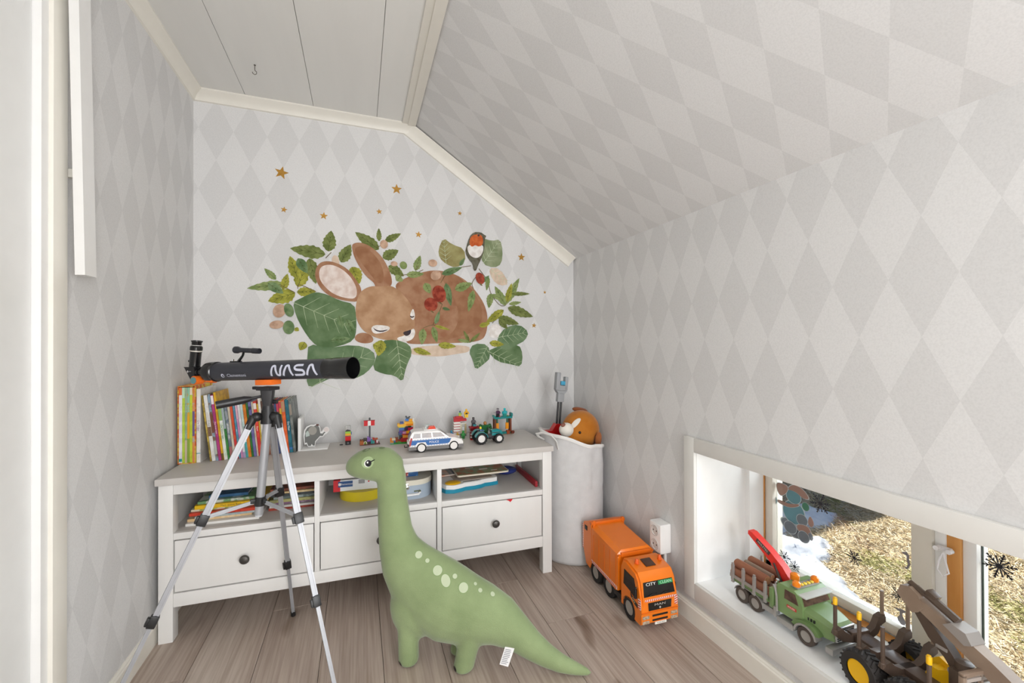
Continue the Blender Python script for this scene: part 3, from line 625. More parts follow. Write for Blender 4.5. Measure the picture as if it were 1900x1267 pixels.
# yellow roofed house
t1 = cthing('brick_house', 'many coloured brick house with yellow roof on a green base behind the police car', 'brick model', .783, .265, .57, -.04)
brick(t1, 0, 0, 0, 14, 8, 1, '2f9a3c', 'baseplate')
H = [(0, 0, 1, 2, 2, 1, '8f9a9a'), (0, 3, 1, 1, 2, 6, 'e07a1c'), (1, 3, 1, 2, 2, 3, '4a7fb0'), (1, 3, 4, 2, 1, 3, 'e4d9b8'), (3, 3, 1, 2, 2, 3, 'b2542a'), (2.5, 4, 4, 2, 2, 3, '9a4a26'), (0, 1, 1, 2, 1, 3, 'd98a2c'), (4, 1, 1, 2, 1, 2, '5f8f3a'),
 (5, 3, 1, 8, 4, 4, 'c21420'), (5, 3, 5, 1, 4, 3, '3f2018'), (6, 3, 5, 7, 4, 2, 'b3121c'), (5, 3, 8, 2, 3, 3, '2a2f30'), (7, 2.8, 7, 4, 4, 4, 'f09a1c'), (11, 3, 7, 2, 4, 4, 'c21420'), (6, 3, 11, 7, 4, 2, 'b01420'), (4.6, 3, 11, 2, 4, 3, '3f5a8a'), (5, 3, 13, 2, 4, 5, '5a2f8f'), (7, 2.8, 13, 2, 4, 3, 'd98ab0'), (9, 2.8, 13, 4, 4, 4, 'f0a51c'), (5, 3, 18, 3, 4, 4, '1f62b0'), (8, 3, 17, 2, 3, 5, '2a1a3c'), (9, 3, 17, 4, 3, 4, 'b8123c'), (10, 4, 21, 2, 2, 3, '1f3d26'),
 (4.5, 3, 22, 4, 4, 2, 'd8c62a'), (4, 2.8, 24, 5, 4, 3, 'f0b41c'), (8, 3, 24, 5, 4, 3, 'e8860f'), (8, 3, 27, 5, 4, 3, 'f3b02a'), (9, 4, 30, 4, 2, 3, 'f0a820'), (5.5, 3, 27, 2, 2, 3, '23408a'), (8.5, 3, 31, 2, 2, 3, '2a6fb8'), (9, 3.6, 34, 2, 2, 2, '2f3a3c'), (8.5, 3.4, 36, 1, 1, 2, '26323c'), (10.5, 4, 36, 1, 1, 1, '1f262a'), (13, 3.5, 17, 1, 2, 12, 'e8e2cf'), (13, 3.4, 13, 1, 2, 4, 'd8a8a0'), (12.6, 3.6, 29, 1, 1, 5, 'ebe9e4')]
for q in H: brick(t1, *q)
for k in range(5): MB().b2(.078+.0056*k, .0805+.0056*k, .003, .005, .0032, .0225).obj('fence_picket', bkm('f0efec'), t1)
MB().b2(.076, .104, .0051, .0066, .014, .017).obj('fence_rail', bkm('f0efec'), t1)
# red roofed shop with figures
t1 = cthing('brick_shop', 'red roofed brick shop with white striped front behind the police car bonnet', 'brick model', 1.088, .325, .57)
for k in range(6):
    brick(t1, 0, 0, k*4, 4, 3, 3, 'ece7e0', studs=False); brick(t1, 0, .1, k*4+3, 4, 2.8, 1, 'b01f26', studs=False)
for q in ((4, .5, 0, 4, 2, 4, '8d8a86'), (4, .5, 4, 1, 2, 15, 'd8cdb0'), (7, .5, 4, 1, 2, 15, 'cbb98a'), (5, .8, 4, 2, 1, 15, 'b8b6ae'), (4, .5, 19, 4, 2, 2, 'd4cfc4'), (0, 0, 24, 8, 3, 3, 'c4121e'), (0, 0, 27, 6, 3, 3, 'b0101b'), (1, 0, 30, 4, 2, 1, 'd01a26')): brick(t1, *q)
MB().b2(.043, .053, .0045, .0062, .02, .046).obj('window', bkm('dfe4e4'), t1)
t1 = cthing('brick_gate', 'dark red brick gate house with orange door left of the green tractor', 'brick model', 1.152, .235, .57)
for q in ((0, 0, 0, 2, 2, 1, 'd8201e'), (2, -1, 0, 3, 3, 1, 'd8201e'), (0, 1, 1, 1, 2, 10, '7f1219'), (1, 1, 1, 2, 2, 12, '6d0f16'), (3, 1, 1, 2, 1, 10, '8a151c'), (0, 1, 13, 5, 3, 4, '6a0c14'), (-.5, .8, 17, 6, 3, 2, '8a1018'), (2, 2, 19, 2, 2, 3, '2f7f86'), (0, 0, 3, 1, 1, 2, 'e4d0cc'), (0, 0, 7, 1, 1, 2, 'e4d0cc')): brick(t1, *q)
MB().b2(.025, .038, .0062, .0078, .0034, .036).obj('gate_door', bkm('e0551f'), t1)
FG = 'toy figures among the brick models'
minifig('toy_figure', 'yellow armoured toy figure standing on the red roofed shop', 'f0b81c', 'f0b41c', 'f4c83a', 1.146, .305, .6665, .1, None, 1.15, FG, lambda p, s_: MB().b2(-.006, .006, -.0052, -.0042, .017, .024).obj('chest_plate', bkm('1c1c1c'), p))
minifig('toy_figure', 'dark grey toy figure standing on the dark red gate house', '4a4648', '5a5558', '2c2a2c', 1.172, .262, .631, 0, '3a3436', 1.1, FG)
minifig('toy_figure', 'blue toy figure standing left of the striped shop front', '2f8ab0', '2f7fc0', '1c4fa0', 1.071, .30, .57, .2, '3f9fc0', 1.0, FG)
minifig('toy_figure', 'bright green toy figure in front of the striped shop', '1f8a2f', '1f8f34', '17702a', 1.125, .28, .57, 0, '2a9a3c', 1.0, FG)
minifig('toy_figure', 'tan and brown toy figure between the blue and the green one', 'c9a24a', 'b8923c', '6a2a20', 1.099, .29, .57, -.3, None, .85, FG)
minifig('toy_figure', 'small teal and lime toy figure on the shop roof at the back', '2f7f8a', '9ac04a', 'd4c03a', 1.121, .338, .6665, 0, '2a3f6a', .75, FG)
# teal temple
t1 = cthing('brick_temple', 'teal topped brick temple with orange lanterns near the right end of the sideboard', 'brick model', 1.290, .30, .57, .05)
for q in ((0, 0, 0, 12, 4, 1, '8a6a4a'), (0, 0, 1, 1, 1, 24, '6e3a22'), (10.4, 0, 1, 1, 1, 24, '7d3f26'), (0, 3, 1, 1, 1, 24, '6e3a22'), (10.4, 3, 1, 1, 1, 24, '6e3a22'), (1, 0, 1, 10, 2, 3, '1f7a78'), (8, -.5, 1, 2, 2, 5, '9a4420'), (1.2, 1, 8, 2, 1, 10, 'e8920f'), (7.8, 1, 8, 2, 1, 10, 'e8920f'), (1.6, 1, 18, 1, 1, 7, '2f5f4a'), (8.4, 1, 18, 1, 1, 7, '2f5f4a'), (0, 0, 25, 12, 4, 3, '15807f'), (-.4, 0, 28, 1, 4, 2, '1a8f8c'), (11.2, -.2, 28, 1, 4, 5, '17807e'), (3, 0, 28, 1, 1, 1, 'c23a5a'), (8, 1, 28, 2, 2, 1, '6f8a3a')): brick(t1, *q)
b = MB(); b.lathe([(.006, 0), (.0085, .002), (.0085, .008), (.006, .01)], frame((.094, -.006, .012), (1, 0, 0), (0, 0, 1)), 16); b.obj('wheel', bkm('6a2f20'), t1)
minifig('toy_figure', 'dark violet toy figure on the left end of the teal temple roof', '8a8288', '4a2a4a', '1f1c20', 1.309, .308, .6597, .2, '6f6a70', 1.15, FG, lambda p, s_: MB().tube([(-.011, -.006, .02), (-.03, -.012, .027)], .0012, 6).obj('sword', bkm('8d8f94'), p))
def spikes(p, s_):
    for sx in (-1, 1):
        b = MB(); b.tube([(sx*.008, 0, .004), (sx*.013, 0, .02), (sx*.012, -.001, .034)], [.002, .0018, .0006], 6); b.obj('wing_blade', bkm('1a9aa0'), p)
minifig('toy_figure', 'turquoise winged toy figure in the middle of the teal temple roof', '1fb0b8', '18a4ac', '128a80', 1.345, .308, .6597, 0, '22c0c8', 1.1, FG, spikes)
# green giant
t1 = cthing('toy_giant', 'bulky dark green toy giant with tan head behind the green tractor', 'figure', 1.240, .30, .57)
b = MB(); b.b2(-.014, -.001, -.009, .009, 0, .022, .002); b.b2(.001, .014, -.009, .009, 0, .022, .002); b.obj('legs', bkm('1c4a26'), t1)
b = MB(); b.loft([[Vector((x, y, z)) for x, y in ((-w_, -.009), (w_, -.009), (w_, .009), (-w_, .009))] for w_, z in ((.013, .0225), (.021, .048), (.018, .056))]); b.obj('torso', bkm('1f6a34'), t1)
for s_ in (-1, 1):
    b = MB(); b.ell((s_*.024, 0, .05), (.009, .01, .011), None, 12, 8); b.tube([(s_*.026, 0, .048), (s_*.031, -.004, .032), (s_*.029, -.010, .02)], [.008, .007, .008], 8); b.obj('arm', bkm('1a5c2c'), t1)
b = MB(); b.ell((0, 0, .064), (.0085, .009, .0095), None, 12, 8); b.obj('head', bkm('b0743a'), t1)
# police car
t1 = cthing('police_car', 'white toy police estate car with blue side stripe at the front edge of the sideboard', 'toy car', .972, .115, .57)
PW_ = mat('car_white', 'eceae8', .25, coat=.4); PG = mat('car_sill_grey', '6f6c6a', .4); PB = mat('police_blue', '1d62a8', .35); WIN = mat('car_window', '4a3a32', .08, c2='6a4a36', scale=40); TIRE = mat('tyre_rubber', '1b1a1a', .7)
hw = .043
low = [(-.118, .026), (-.120, .040), (-.118, .058), (.045, .0595), (.075, .055), (.098, .047), (.109, .038), (.110, .026)]
b = MB(); b.prism(low, -hw, hw, frame((0, 0, 0), (1, 0, 0), (0, 0, 1))); body = b.obj('body', PW_, t1)
b = MB()
cabp = [((-.118, .058), (.048, .0595)), ((-.108, .083), (.016, .083)), ((-.098, .0895), (.0, .0895))]
b.loft([[Vector((x0, -w_, z0)), Vector((x1, -w_, z1)), Vector((x1, w_, z1)), Vector((x0, w_, z0))] for ((x0, z0), (x1, z1)), w_ in zip(cabp, (hw, .037, .033))]); b.obj('cabin', PW_, body)
b = MB(); b.prism([(-.122, .012), (-.124, .028), (.112, .028), (.114, .014), (.1, .010)], -hw+.001, hw-.001, frame((0, 0, 0), (1, 0, 0), (0, 0, 1))); b.obj('sill', PG, t1)
def sidewin(p4, name='side_window'):
    for s_ in (-1, 1):
        b = MB(); b.loft([[Vector((x, s_*(hw-(z-.0585)/.0245*.006+e), z)) for x, z in p4] for e in (-.001, .0007)]); b.obj(name, WIN, t1)
sidewin([(-.106, .0615), (-.072, .0615), (-.073, .080), (-.098, .080)]); sidewin([(-.066, .0615), (-.026, .0615), (-.028, .081), (-.066, .081)]); sidewin([(-.020, .0615), (.032, .0625), (.014, .080), (-.022, .081)])
b = MB(); b.loft([[Vector((-.1185+dx+e, y, z)) for y, z, dx in ((-.036, .061, .001), (.036, .061, .001), (.032, .081, .009), (-.032, .081, .009))] for e in (-.0012, .002)]); b.obj('rear_window', WIN, t1)
b = MB(); b.loft([[Vector((x+e, y, z+e*.6)) for x, y, z in ((.044, -.037, .061), (.044, .037, .061), (.019, .033, .081), (.019, -.033, .081))] for e in (-.001, .0012)]); b.obj('windscreen', WIN, t1)
for s_ in (-1, 1):
    b = MB(); b.loft([[Vector((x, s_*y, z)) for x, z in ((-.113, .034), (-.112, .053), (.058, .0535), (.050, .036), (.042, .0325), (-.045, .031), (-.052, .044), (-.085, .044), (-.094, .033))] for y in (hw-.001, hw+.0005)]); st = b.obj('side_stripe', PB, t1)
    for z0 in (.0545, .0285):
        b = MB()
        for k in range(14): b.b2(-.11+k*.0115, -.1045+k*.0115, s_*(hw-.001), s_*(hw+.0004), z0, z0+.0018)
        ck = b.obj('check_band', bkm('4f8fc8'), t1); ck['kind'] = 'stuff'
    if s_ < 0: text('lettering', 'POLICE', .0125, frame((-.016, -hw-.0007, .0425), (1, 0, 0), (0, 0, 1)), TXT_W, st, sx=1.0)
    b = MB(); b.loft([[Vector((x, s_*y, z)) for x, z in ((-.1195, .03), (-.1135, .03), (-.106, .062), (-.112, .066), (-.1185, .05))] for y in (hw-.004, hw+.0006)]); b.obj('tail_lamp', mat('tail_red', 'a82a34', .25), t1)
    b = MB(); b.ell((.101, s_*.030, .043), (.009, .009, .004), None, 10, 6); b.obj('headlamp', mat('lamp_clear', 'd9d6d0', .1), t1)
b = MB(); b.b2(-.1245, -.117, -.02, .02, .034, .046); b.obj('number_plate', bkm('f0efec'), t1)
b = MB(); b.tube([(-.122, 0, .018), (-.135, 0, .018), (-.136, 0, .026)], .0022, 6); b.obj('tow_hook', BLACK, t1)
b = MB(); b.b2(-.058, .002, -.03, .03, .0897, .094, .002); b.obj('light_bar_base', PW_, t1)
b = MB(); b.loft([[Vector((x, y, z)) for x, y in ((x0, -.028), (x1, -.028), (x1, -.004), (x0, -.004))] for x0, x1, z in ((-.04, -.006, .0943), (-.033, -.011, .106))]); b.obj('red_beacon', mat('beacon_red', 'e0452a', .2), t1)
b = MB(); b.loft([[Vector((x, y, z)) for x, y in ((x0, .004), (x1, .004), (x1, .028), (x0, .028))] for x0, x1, z in ((-.05, -.016, .0943), (-.043, -.021, .107))]); b.obj('clear_beacon', mat('beacon_clear', 'c9d6d4', .1), t1)
RIM = mat('rim_silver', 'd4cfcc', .3, .3)
def wheel(parent, x, y, z, r, wd, s_, tm=None, rm=None, spokes=10, hub=.62, tread=0):
    """wheel with its axle along y; s_ = outward side"""
    fr = frame((x, y, z), (1, 0, 0), (0, 0, 1)) if s_ < 0 else frame((x, y, z), (-1, 0, 0), (0, 0, 1))
    b = MB(); b.lathe([(r*hub, -wd/2), (r*.93, -wd/2), (r, -wd*.32), (r, wd*.32), (r*.93, wd/2), (r*hub, wd/2)], fr, 28, False)
    for k in range(tread):
        a = 2*PI*k/tread
        for q in (-1, 1): b.box(fr @ Vector((r*1.01*math.cos(a+q*.06), r*1.01*math.sin(a+q*.06), q*wd*.22)), (r*.1, r*.09, wd*.5), fr.to_3x3() @ Matrix.Rotation(a, 3, 'Z') @ Matrix.Rotation(q*.5, 3, 'X'))
    w_ = b.obj('wheel', tm or TIRE, parent)
    b = MB(); b.lathe([(r*hub*1.0, wd*.44), (r*hub*.9, wd*.46), (r*hub*.84, wd*.30), (r*.16, wd*.36), (r*.12, wd*.40), (.0001, wd*.40)], fr, 24)
    for k in range(spokes):
        a = 2*PI*k/spokes; b.box(fr @ Vector((r*hub*.52*math.cos(a), r*hub*.52*math.sin(a), wd*.36)), (r*hub*.62, r*.05, wd*.1), fr.to_3x3() @ Matrix.Rotation(a, 3, 'Z'))
    b.obj('rim', rm or RIM, w_)
    return w_
def wheel_holes(parent, w_, x, y, z, r, wd, s_, m, n=5, rr=.33, hr=.07):
    fr = frame((x, y, z), (1, 0, 0), (0, 0, 1)) if s_ < 0 else frame((x, y, z), (-1, 0, 0), (0, 0, 1))
    b = MB()
    for k in range(n):
        a = 2*PI*k/n+.3; p = fr @ Vector((r*rr*math.cos(a), r*rr*math.sin(a), wd*.33)); q = fr @ Vector((r*rr*math.cos(a), r*rr*math.sin(a), wd*.385)); b.cyl(p, q, r*hr, seg=8)
    o = b.obj('rim_hole', m, w_); o['kind'] = 'stuff'
for x in (-.069, .069):
    for s_ in (-1, 1):
        w_ = wheel(t1, x, s_*.0385, .0203, .0203, .013, s_, None, mat('rim_white', 'e6e2de', .3), 0, .76); wheel_holes(t1, w_, x, s_*.0385, .0203, .0203, .013, s_, BLACK, 9, .50, .135)
# tractor
t1 = cthing('toy_tractor', 'green turquoise toy tractor with black tyres near the right end of the sideboard', 'toy tractor', 1.222, .165, .57, .02)
TG = mat('tractor_green', '128a8c', .3, coat=.3)
for s_ in (-1, 1):
    w_ = wheel(t1, -.044, s_*.030, .027, .027, .020, s_, None, mat('rim_white', 'e6e2de', .3), 0, .62, 14); wheel_holes(t1, w_, -.044, s_*.030, .027, .027, .020, s_, BLACK)
    w_ = wheel(t1, .042, s_*.028, .0215, .0215, .016, s_, None, MATS['rim_white'], 0, .62, 12); wheel_holes(t1, w_, .042, s_*.028, .0215, .0215, .016, s_, BLACK)
    b = MB(); n_ = 12
    arc = [(-.044+.031*math.cos(math.radians(a)), .027+.031*math.sin(math.radians(a))) for a in [8+k*155/n_ for k in range(n_+1)]]
    arc2 = [(-.044+.0285*math.cos(math.radians(a)), .027+.0285*math.sin(math.radians(a))) for a in [163-k*155/n_ for k in range(n_+1)]]
    b.prism(arc+arc2, -.0125, .0125, frame((0, s_*.030, 0), (1, 0, 0), (0, 0, 1))); b.obj('fender', TG, t1)
b = MB(); b.loft([[Vector((x, y, z)) for y, z in ((-w_, .034), (w_, .034), (w_, h-.006), (w_*.6, h), (-w_*.6, h), (-w_, h-.006))] for x, w_, h in ((.012, .017, .058), (.045, .018, .060), (.060, .016, .054), (.064, .013, .046))]); b.obj('bonnet', TG, t1)
b = MB(); b.b2(-.060, .056, -.014, .014, .018, .034, .002); b.b2(-.012, .012, -.013, .013, .030, .038); b.b2(.0, .006, -.022, .022, .018, .024); b.obj('chassis', mat('tractor_dark', '2b2426', .5), t1)
b = MB(); b.b2(-.050, -.028, -.013, .013, .034, .046, .003); b.b2(-.054, -.048, -.013, .013, .044, .060, .002); b.obj('seat', MATS['tractor_dark'], t1)
b = MB(); b.tube([(.012, 0, .052), (-.006, 0, .062)], .0015, 6); b.tube([(-.006+.003*math.sin(a), .008*math.cos(a), .062+.008*math.sin(a)) for a in [k*PI/6 for k in range(13)]], .0013, 6); b.obj('steering_wheel', BLACK, t1)
b = MB(); b.b2(.0115, .0135, -.0175, .0175, .046, .0475); b.b2(.014, .05, -.0184, -.0178, .046, .049); b.obj('stripe', MATS['tractor_dark'], t1)
t1 = cthing('toy_figure', 'toy driver with yellow head sitting on the green tractor', 'figure', 1.183, .164, .6165, .02, FG)
b = MB(); b.b2(-.006, .014, -.006, .006, 0, .006, .001); b.obj('legs', bkm('b8b0a4'), t1)
b = MB(); b.loft([[Vector((x, y, z)) for x, y in ((-.004, -w_), (.004, -w_), (.004, w_), (-.004, w_))] for w_, z in ((.0075, .0062), (.0055, .018))]); b.obj('torso', bkm('2f5f8a'), t1)
for s_ in (-1, 1): MB().tube([(0, s_*.0068, .0165), (.006, s_*.009, .012), (.016, s_*.007, .011)], .002, 6).obj('arm', bkm('3a6a96'), t1)
b = MB(); b.lathe([(.003, .0182), (.005, .019), (.0052, .026), (.003, .0285)], None, 12); b.obj('head', bkm('ecd83a'), t1)
# elephant bookend
t1 = cthing('elephant_bookend', 'white bookend with a grey cut-out elephant beside the row of books', 'bookend', .4015, .265, .57)
MB().b2(0, .012, 0, .11, 0, .142, .002).obj('upright_panel', WHITE, t1)
MB().b2(.0121, .118, 0, .10, 0, .006, .0015).obj('base', WHITE, t1)
EL = [(.022, .018), (.030, .020), (.036, .0075), (.064, .0075), (.066, .026), (.074, .036), (.084, .048), (.096, .047), (.104, .058), (.114, .062), (.122, .074), (.119, .088), (.107, .092), (.098, .083), (.092, .072), (.086, .070), (.085, .090), (.078, .103), (.068, .106), (.058, .102), (.046, .104), (.030, .097), (.020, .082), (.017, .060), (.019, .035)]
fre = frame((0, .046, 0), (1, 0, 0), (0, 0, 1))
b = MB(); b.prism([(x-.001, z) for x, z in EL], -.003, .003, fre); ez = b.obj('elephant_board', WHITE, t1)
def inset(P, k, c): return [(c[0]+(x-c[0])*k, c[1]+(z-c[1])*k) for x, z in P]
GE = mat('elephant_grey', '6f706d', .6); BL_ = mat('ear_grey', '9b978f', .6)
b = MB(); b.prism([(.022, .026), (.030, .027), (.036, .0115), (.046, .0115), (.049, .020), (.055, .0115), (.061, .0115), (.063, .030), (.072, .040), (.083, .0525), (.094, .0515), (.100, .062), (.106, .067), (.100, .070), (.093, .062), (.084, .064), (.081, .088), (.075, .099), (.066, .101), (.058, .097), (.046, .099), (.032, .092), (.024, .079), (.021, .055)], .003, .0036, fre); b.obj('elephant_print', GE, ez)
b = MB(); b.prism([(.053+.017*math.cos(k*PI/10), .078+.019*math.sin(k*PI/10)) for k in range(20)], .0036, .0040, fre); b.obj('ear', BL_, ez)
b = MB(); b.prism([(.026, .052), (.041, .056), (.040, .075), (.031, .078), (.024, .068)], .0036, .0039, fre); b.obj('blanket', mat('blanket_pale', 'b9c4be', .6), ez)
b = MB(); b.prism([(.109+.0105*math.cos(k*PI/8), .079+.0105*math.sin(k*PI/8)) for k in range(16)], .003, .0037, fre); b.obj('ball', mat('ball_pink', 'dccfcb', .5), ez)
b = MB(); b.prism([(.066, .0985), (.079, .0985), (.077, .106), (.068, .106)], .003, .0041, fre); b.obj('hat', mat('hat_brown', '5c3a33', .6), ez)
# ---------------------------------------------------------------- telescope on its tripod
tel = thing('telescope', 'dark grey refractor telescope on a silver tripod in front of the sideboard', 'telescope', (-.276, 1.55, 0))
ALU = mat('aluminium', 'a9aaae', .42, .35, c2='a0a1a5', scale=30, stretch=(1, 1, .05)); TB = mat('tube_grey', '2f3038', .38, spec=.5); TBK = mat('gloss_black', '131314', .18, spec=.6); ORG = mat('telescope_orange', 'f0721c', .4)
A = Vector((0, 0, .80))
def chan(b, p0, p1, wd, th):
    """hollow looking channel profile leg section"""
    p0, p1 = Vector(p0), Vector(p1); d = (p1-p0).normalized(); u = d.cross(Vector((.3, -1, .1))).normalized(); v = u.cross(d).normalized()
    P = [(-.5, -.5), (-.2, -.5), (-.2, -.36), (.12, -.36), (.12, -.5), (.5, -.5), (.5, .5), (.2, .5), (.2, .34), (-.2, .34), (-.2, .5), (-.5, .5)]
    b.loft([[p+u*(x*wd)+v*(y*th) for x, y in P] for p in (p0, p1)])
LEGS = [((.030, -.020, -.004), (.221, -.241, 0), .378, .665), ((-.040, -.010, -.004), (-.374, -.138, 0), .362, .677), ((.006, .024, -.004), (.041, .250, 0), .345, .715)]
for off, ft, s1, s2 in LEGS:
    p0 = A+Vector(off); p3 = Vector(ft); d = (p3-p0); p3 = p3-d.normalized()*.006
    p1 = p0+d*s1; p2 = p0+d*s2; dn = d.normalized()
    b = MB(); chan(b, p0+dn*.02, p1, .0185, .0165); lg = b.obj('leg', ALU, tel, sharp=20)
    b = MB(); chan(b, p1+dn*.001, p2, .0145, .0125); b.obj('leg_section', ALU, lg, sharp=20)
    b = MB(); chan(b, p2+dn*.001, p3-dn*.012, .0105, .009); b.obj('leg_section', ALU, lg, sharp=20)
    u = dn.cross(Vector((.3, -1, .1))).normalized()
    for p, r_ in ((p1, .0125), (p2, .0105)):
        b = MB(); m3 = frame(p, u, u.cross(dn)).to_3x3()
        rot = Matrix((u, dn.cross(u), dn)).transposed()
        b.box(p-dn*.004, (r_*2, r_*1.9, .032), rot, .003); b.box(p+u*r_*1.2-dn*.002, (.008, .016, .022), rot, .003); b.obj('leg_clamp', BLACK, lg)
    b = MB(); b.cyl(p3-dn*.016, p3, .0075, .0085, 12); b.ell(p3, (.0085, .0085, .006), None, 12, 6); b.obj('foot', BLACK, lg)
    b = MB(); b.cyl(p0-dn*.008, p0+dn*.034, .0135, .0115, 12); b.obj('leg_socket', BLACK, lg)
cb_ = Vector((-.027, .008, .487))
b = MB(); ax = (cb_-A).normalized(); b.cyl(A-ax*.01, cb_, .0125, seg=20); col_ = b.obj('centre_column', ALU, tel)
b = MB(); b.cyl(cb_-ax*.001, cb_+ax*.006, .0105, seg=16); b.obj('column_cap', mat('clear_cap', 'c4c6c8', .3), col_)
bc = cb_-ax*.045
b = MB(); b.cyl(bc-ax*.012, bc+ax*.016, .0160, seg=16)
for off, ft, s1, s2 in LEGS:
    dd = (Vector(ft)-A); dd.z = 0; dd.normalize(); b.box(bc+dd*.018, (.02, .012, .014), (0, 0, math.atan2(dd.y, dd.x)), .002)
b.obj('spreader_hub', BLACK, tel)
for off, ft, s1, s2 in LEGS:
    p1 = A+Vector(off)+(Vector(ft)-A-Vector(off))*(s1-.012); dd = (p1-bc).normalized()
    b = MB(); chan(b, bc+dd*.022, p1-dd*.012, .011, .007); b.obj('brace', ALU, tel, sharp=20)
b = MB(); b.cyl(A+Vector((0, 0, -.022)), A+Vector((0, 0, .022)), .021, .019, 20)
for off, ft, s1, s2 in LEGS:
    o = Vector(off); b.ell(A+o*.75+Vector((0, 0, .004)), (.017, .017, .015), None, 12, 8)
b.obj('tripod_spider', BLACK, tel)
b = MB(); b.cyl((0, 0, .82), (0, 0, .835), .0175, .0155, 18); b.loft([[Vector((x, y, z)) for x, y in rrect(-w_, w_, -d_, d_, .006, 3)] for w_, d_, z in ((.0125, .014, .833), (.017, .018, .862), (.019, .019, .884))]); b.cyl((.016, 0, .846), (.027, -.004, .846), .007, seg=12); b.obj('pan_head', mat('head_black', '232225', .45), tel)
b = MB(); b.box((0, 0, .8895), (.05, .046, .011), (0, 0, -.64), .002); b.box((-.034, .020, .890), (.030, .012, .010), (0, 0, -.64), .002); b.obj('head_plate', MATS['head_black'], tel)
b = MB(); b.tube([(-.012, -.004, .866), (-.030, -.010, .863), (-.044, -.014, .861)], [.0045, .0045, .005], 10); b.tube([(-.042, -.014, .861), (-.060, -.018, .858), (-.10, -.029, .852), (-.132, -.038, .847)], [.006, .0115, .0125, .012], 14); b.obj('pan_handle', mat('grip_black', '201f22', .35, bump=.1, bscale=200), tel)
# optical tube
al = math.radians(37); ti = math.radians(2.2)
ax = Vector((math.cos(al)*math.cos(ti), -math.sin(al)*math.cos(ti), math.sin(ti))); C = Vector((0, 0, .9475)); sidev = Vector((-math.sin(al), -math.cos(al), 0)); upv = ax.cross(sidev)*-1
if upv.z < 0: upv = -upv
FT = frame(C, sidev, upv)        # local z = +-axis
if FT.col[2].xyz.dot(ax) < 0: FT = frame(C, -sidev, upv)
RT = .0305
b = MB(); b.lathe([(RT-.004, -.235), (RT, -.235), (RT, .236), (RT-.004, .236)], FT, 40, True); tube = b.obj('optical_tube', TB, tel)
b = MB(); b.lathe([(.0318, .232), (.0318, .262), (.0328, .264), (.0330, .325), (.0312, .325), (.0300, .318), (.0300, .240), (.0001, .239)], FT, 40, False); b.obj('dew_shield', TBK, tel, sharp=30)
b = MB(); b.lathe([(.027, -.254), (.0325, -.252), (.0335, -.246), (.0335, -.226), (.0325, -.222), (.0335, -.220), (.0335, -.214), (.0306, -.212)], FT, 40, True); b.obj('rear_cell', TBK, tel, sharp=30)
b = MB(); b.lathe([(.0145, -.295), (.0145, -.254), (.016, -.25)], FT, 24); b.lathe([(.0175, -.30), (.0175, -.290), (.0145, -.289)], FT, 24); b.obj('draw_tube', TBK, tel)
def TP(t_, s_, u_): return C+ax*t_+sidev*s_+upv*u_
b = MB(); b.cyl(TP(-.285, .004, -.026), TP(-.285, .030, -.026), .0145, .0150, 16); kn = b.obj('focus_knob', ORG, tel)
b = MB(); b.cyl(TP(-.285, .0302, -.026), TP(-.285, .0325, -.026), .0115, seg=20); b.obj('knob_face', mat('knob_teal', '5f8f92', .4), kn)
b = MB(); b.cyl(TP(-.285, .004, -.026), TP(-.285, -.03, -.026), .008, seg=12); b.cyl(TP(-.285, -.03, -.026), TP(-.285, -.045, -.026), .0145, seg=16); b.obj('focus_knob', ORG, tel)
b = MB(); b.box(TP(-.270, 0, -.016), (.03, .022, .018), (0, 0, -al), .002); b.obj('focuser', BLACK, tel)
b = MB(); b.box(TP(-.236, .008, -.030), (.028, .02, .006), (0, 0, -al), .002); b.obj('focuser_bracket', ORG, tel)
# diagonal prism and eyepiece
b = MB(); b.prism([(-.298, .018), (-.346, .020), (-.342, .016), (-.311, -.030), (-.298, -.030)], -.0185, .0185, frame(C, ax, upv)); b.obj('star_diagonal', mat('diagonal_black', '18181a', .3), tel)
ed = (upv+ax*.16).normalized(); e0 = TP(-.322, 0, .006)
FE = frame(e0, sidev, ed.cross(sidev))
if FE.col[2].xyz.dot(ed) < 0: FE = frame(e0, -sidev, ed.cross(sidev))
b = MB(); b.lathe([(.0165, .0), (.0165, .062), (.0178, .066), (.0185, .074), (.0185, .082), (.0165, .085), (.0145, .0865), (.0145, .097), (.0168, .101), (.0168, .104), (.0125, .104), (.012, .098), (.0001, .098)], FE, 28, True); ey = b.obj('eyepiece', TBK, tel, sharp=30)
b = MB(); b.lathe([(.0168, .064), (.0182, .067), (.0182, .0725), (.0178, .0735)], FE, 28, False); b.obj('silver_band', mat('band_silver', 'cfcac0', .35, .2), ey)
b = MB(); b.lathe([(.01475, .0872), (.0149, .0874), (.0149, .0886), (.01475, .0888)], FE, 28, False); b.obj('white_ring', mat('ring_white', 'dcdad4', .4), ey)
b = MB(); q = FE @ Vector((-.0, .0, .03)); b.cyl(e0+ed*.034-ax*.016, e0+ed*.034-ax*.026, .0022, seg=8); b.cyl(e0+ed*.034-ax*.024, e0+ed*.034-ax*.0275, .0045, seg=10); b.obj('thumb_screw', BLACK, ey)
b = MB(); b.cyl(e0+sidev*.018-ed*.002, e0+sidev*.0225-ed*.002, .004, seg=12); b.obj('chrome_screw', CHR, ey)
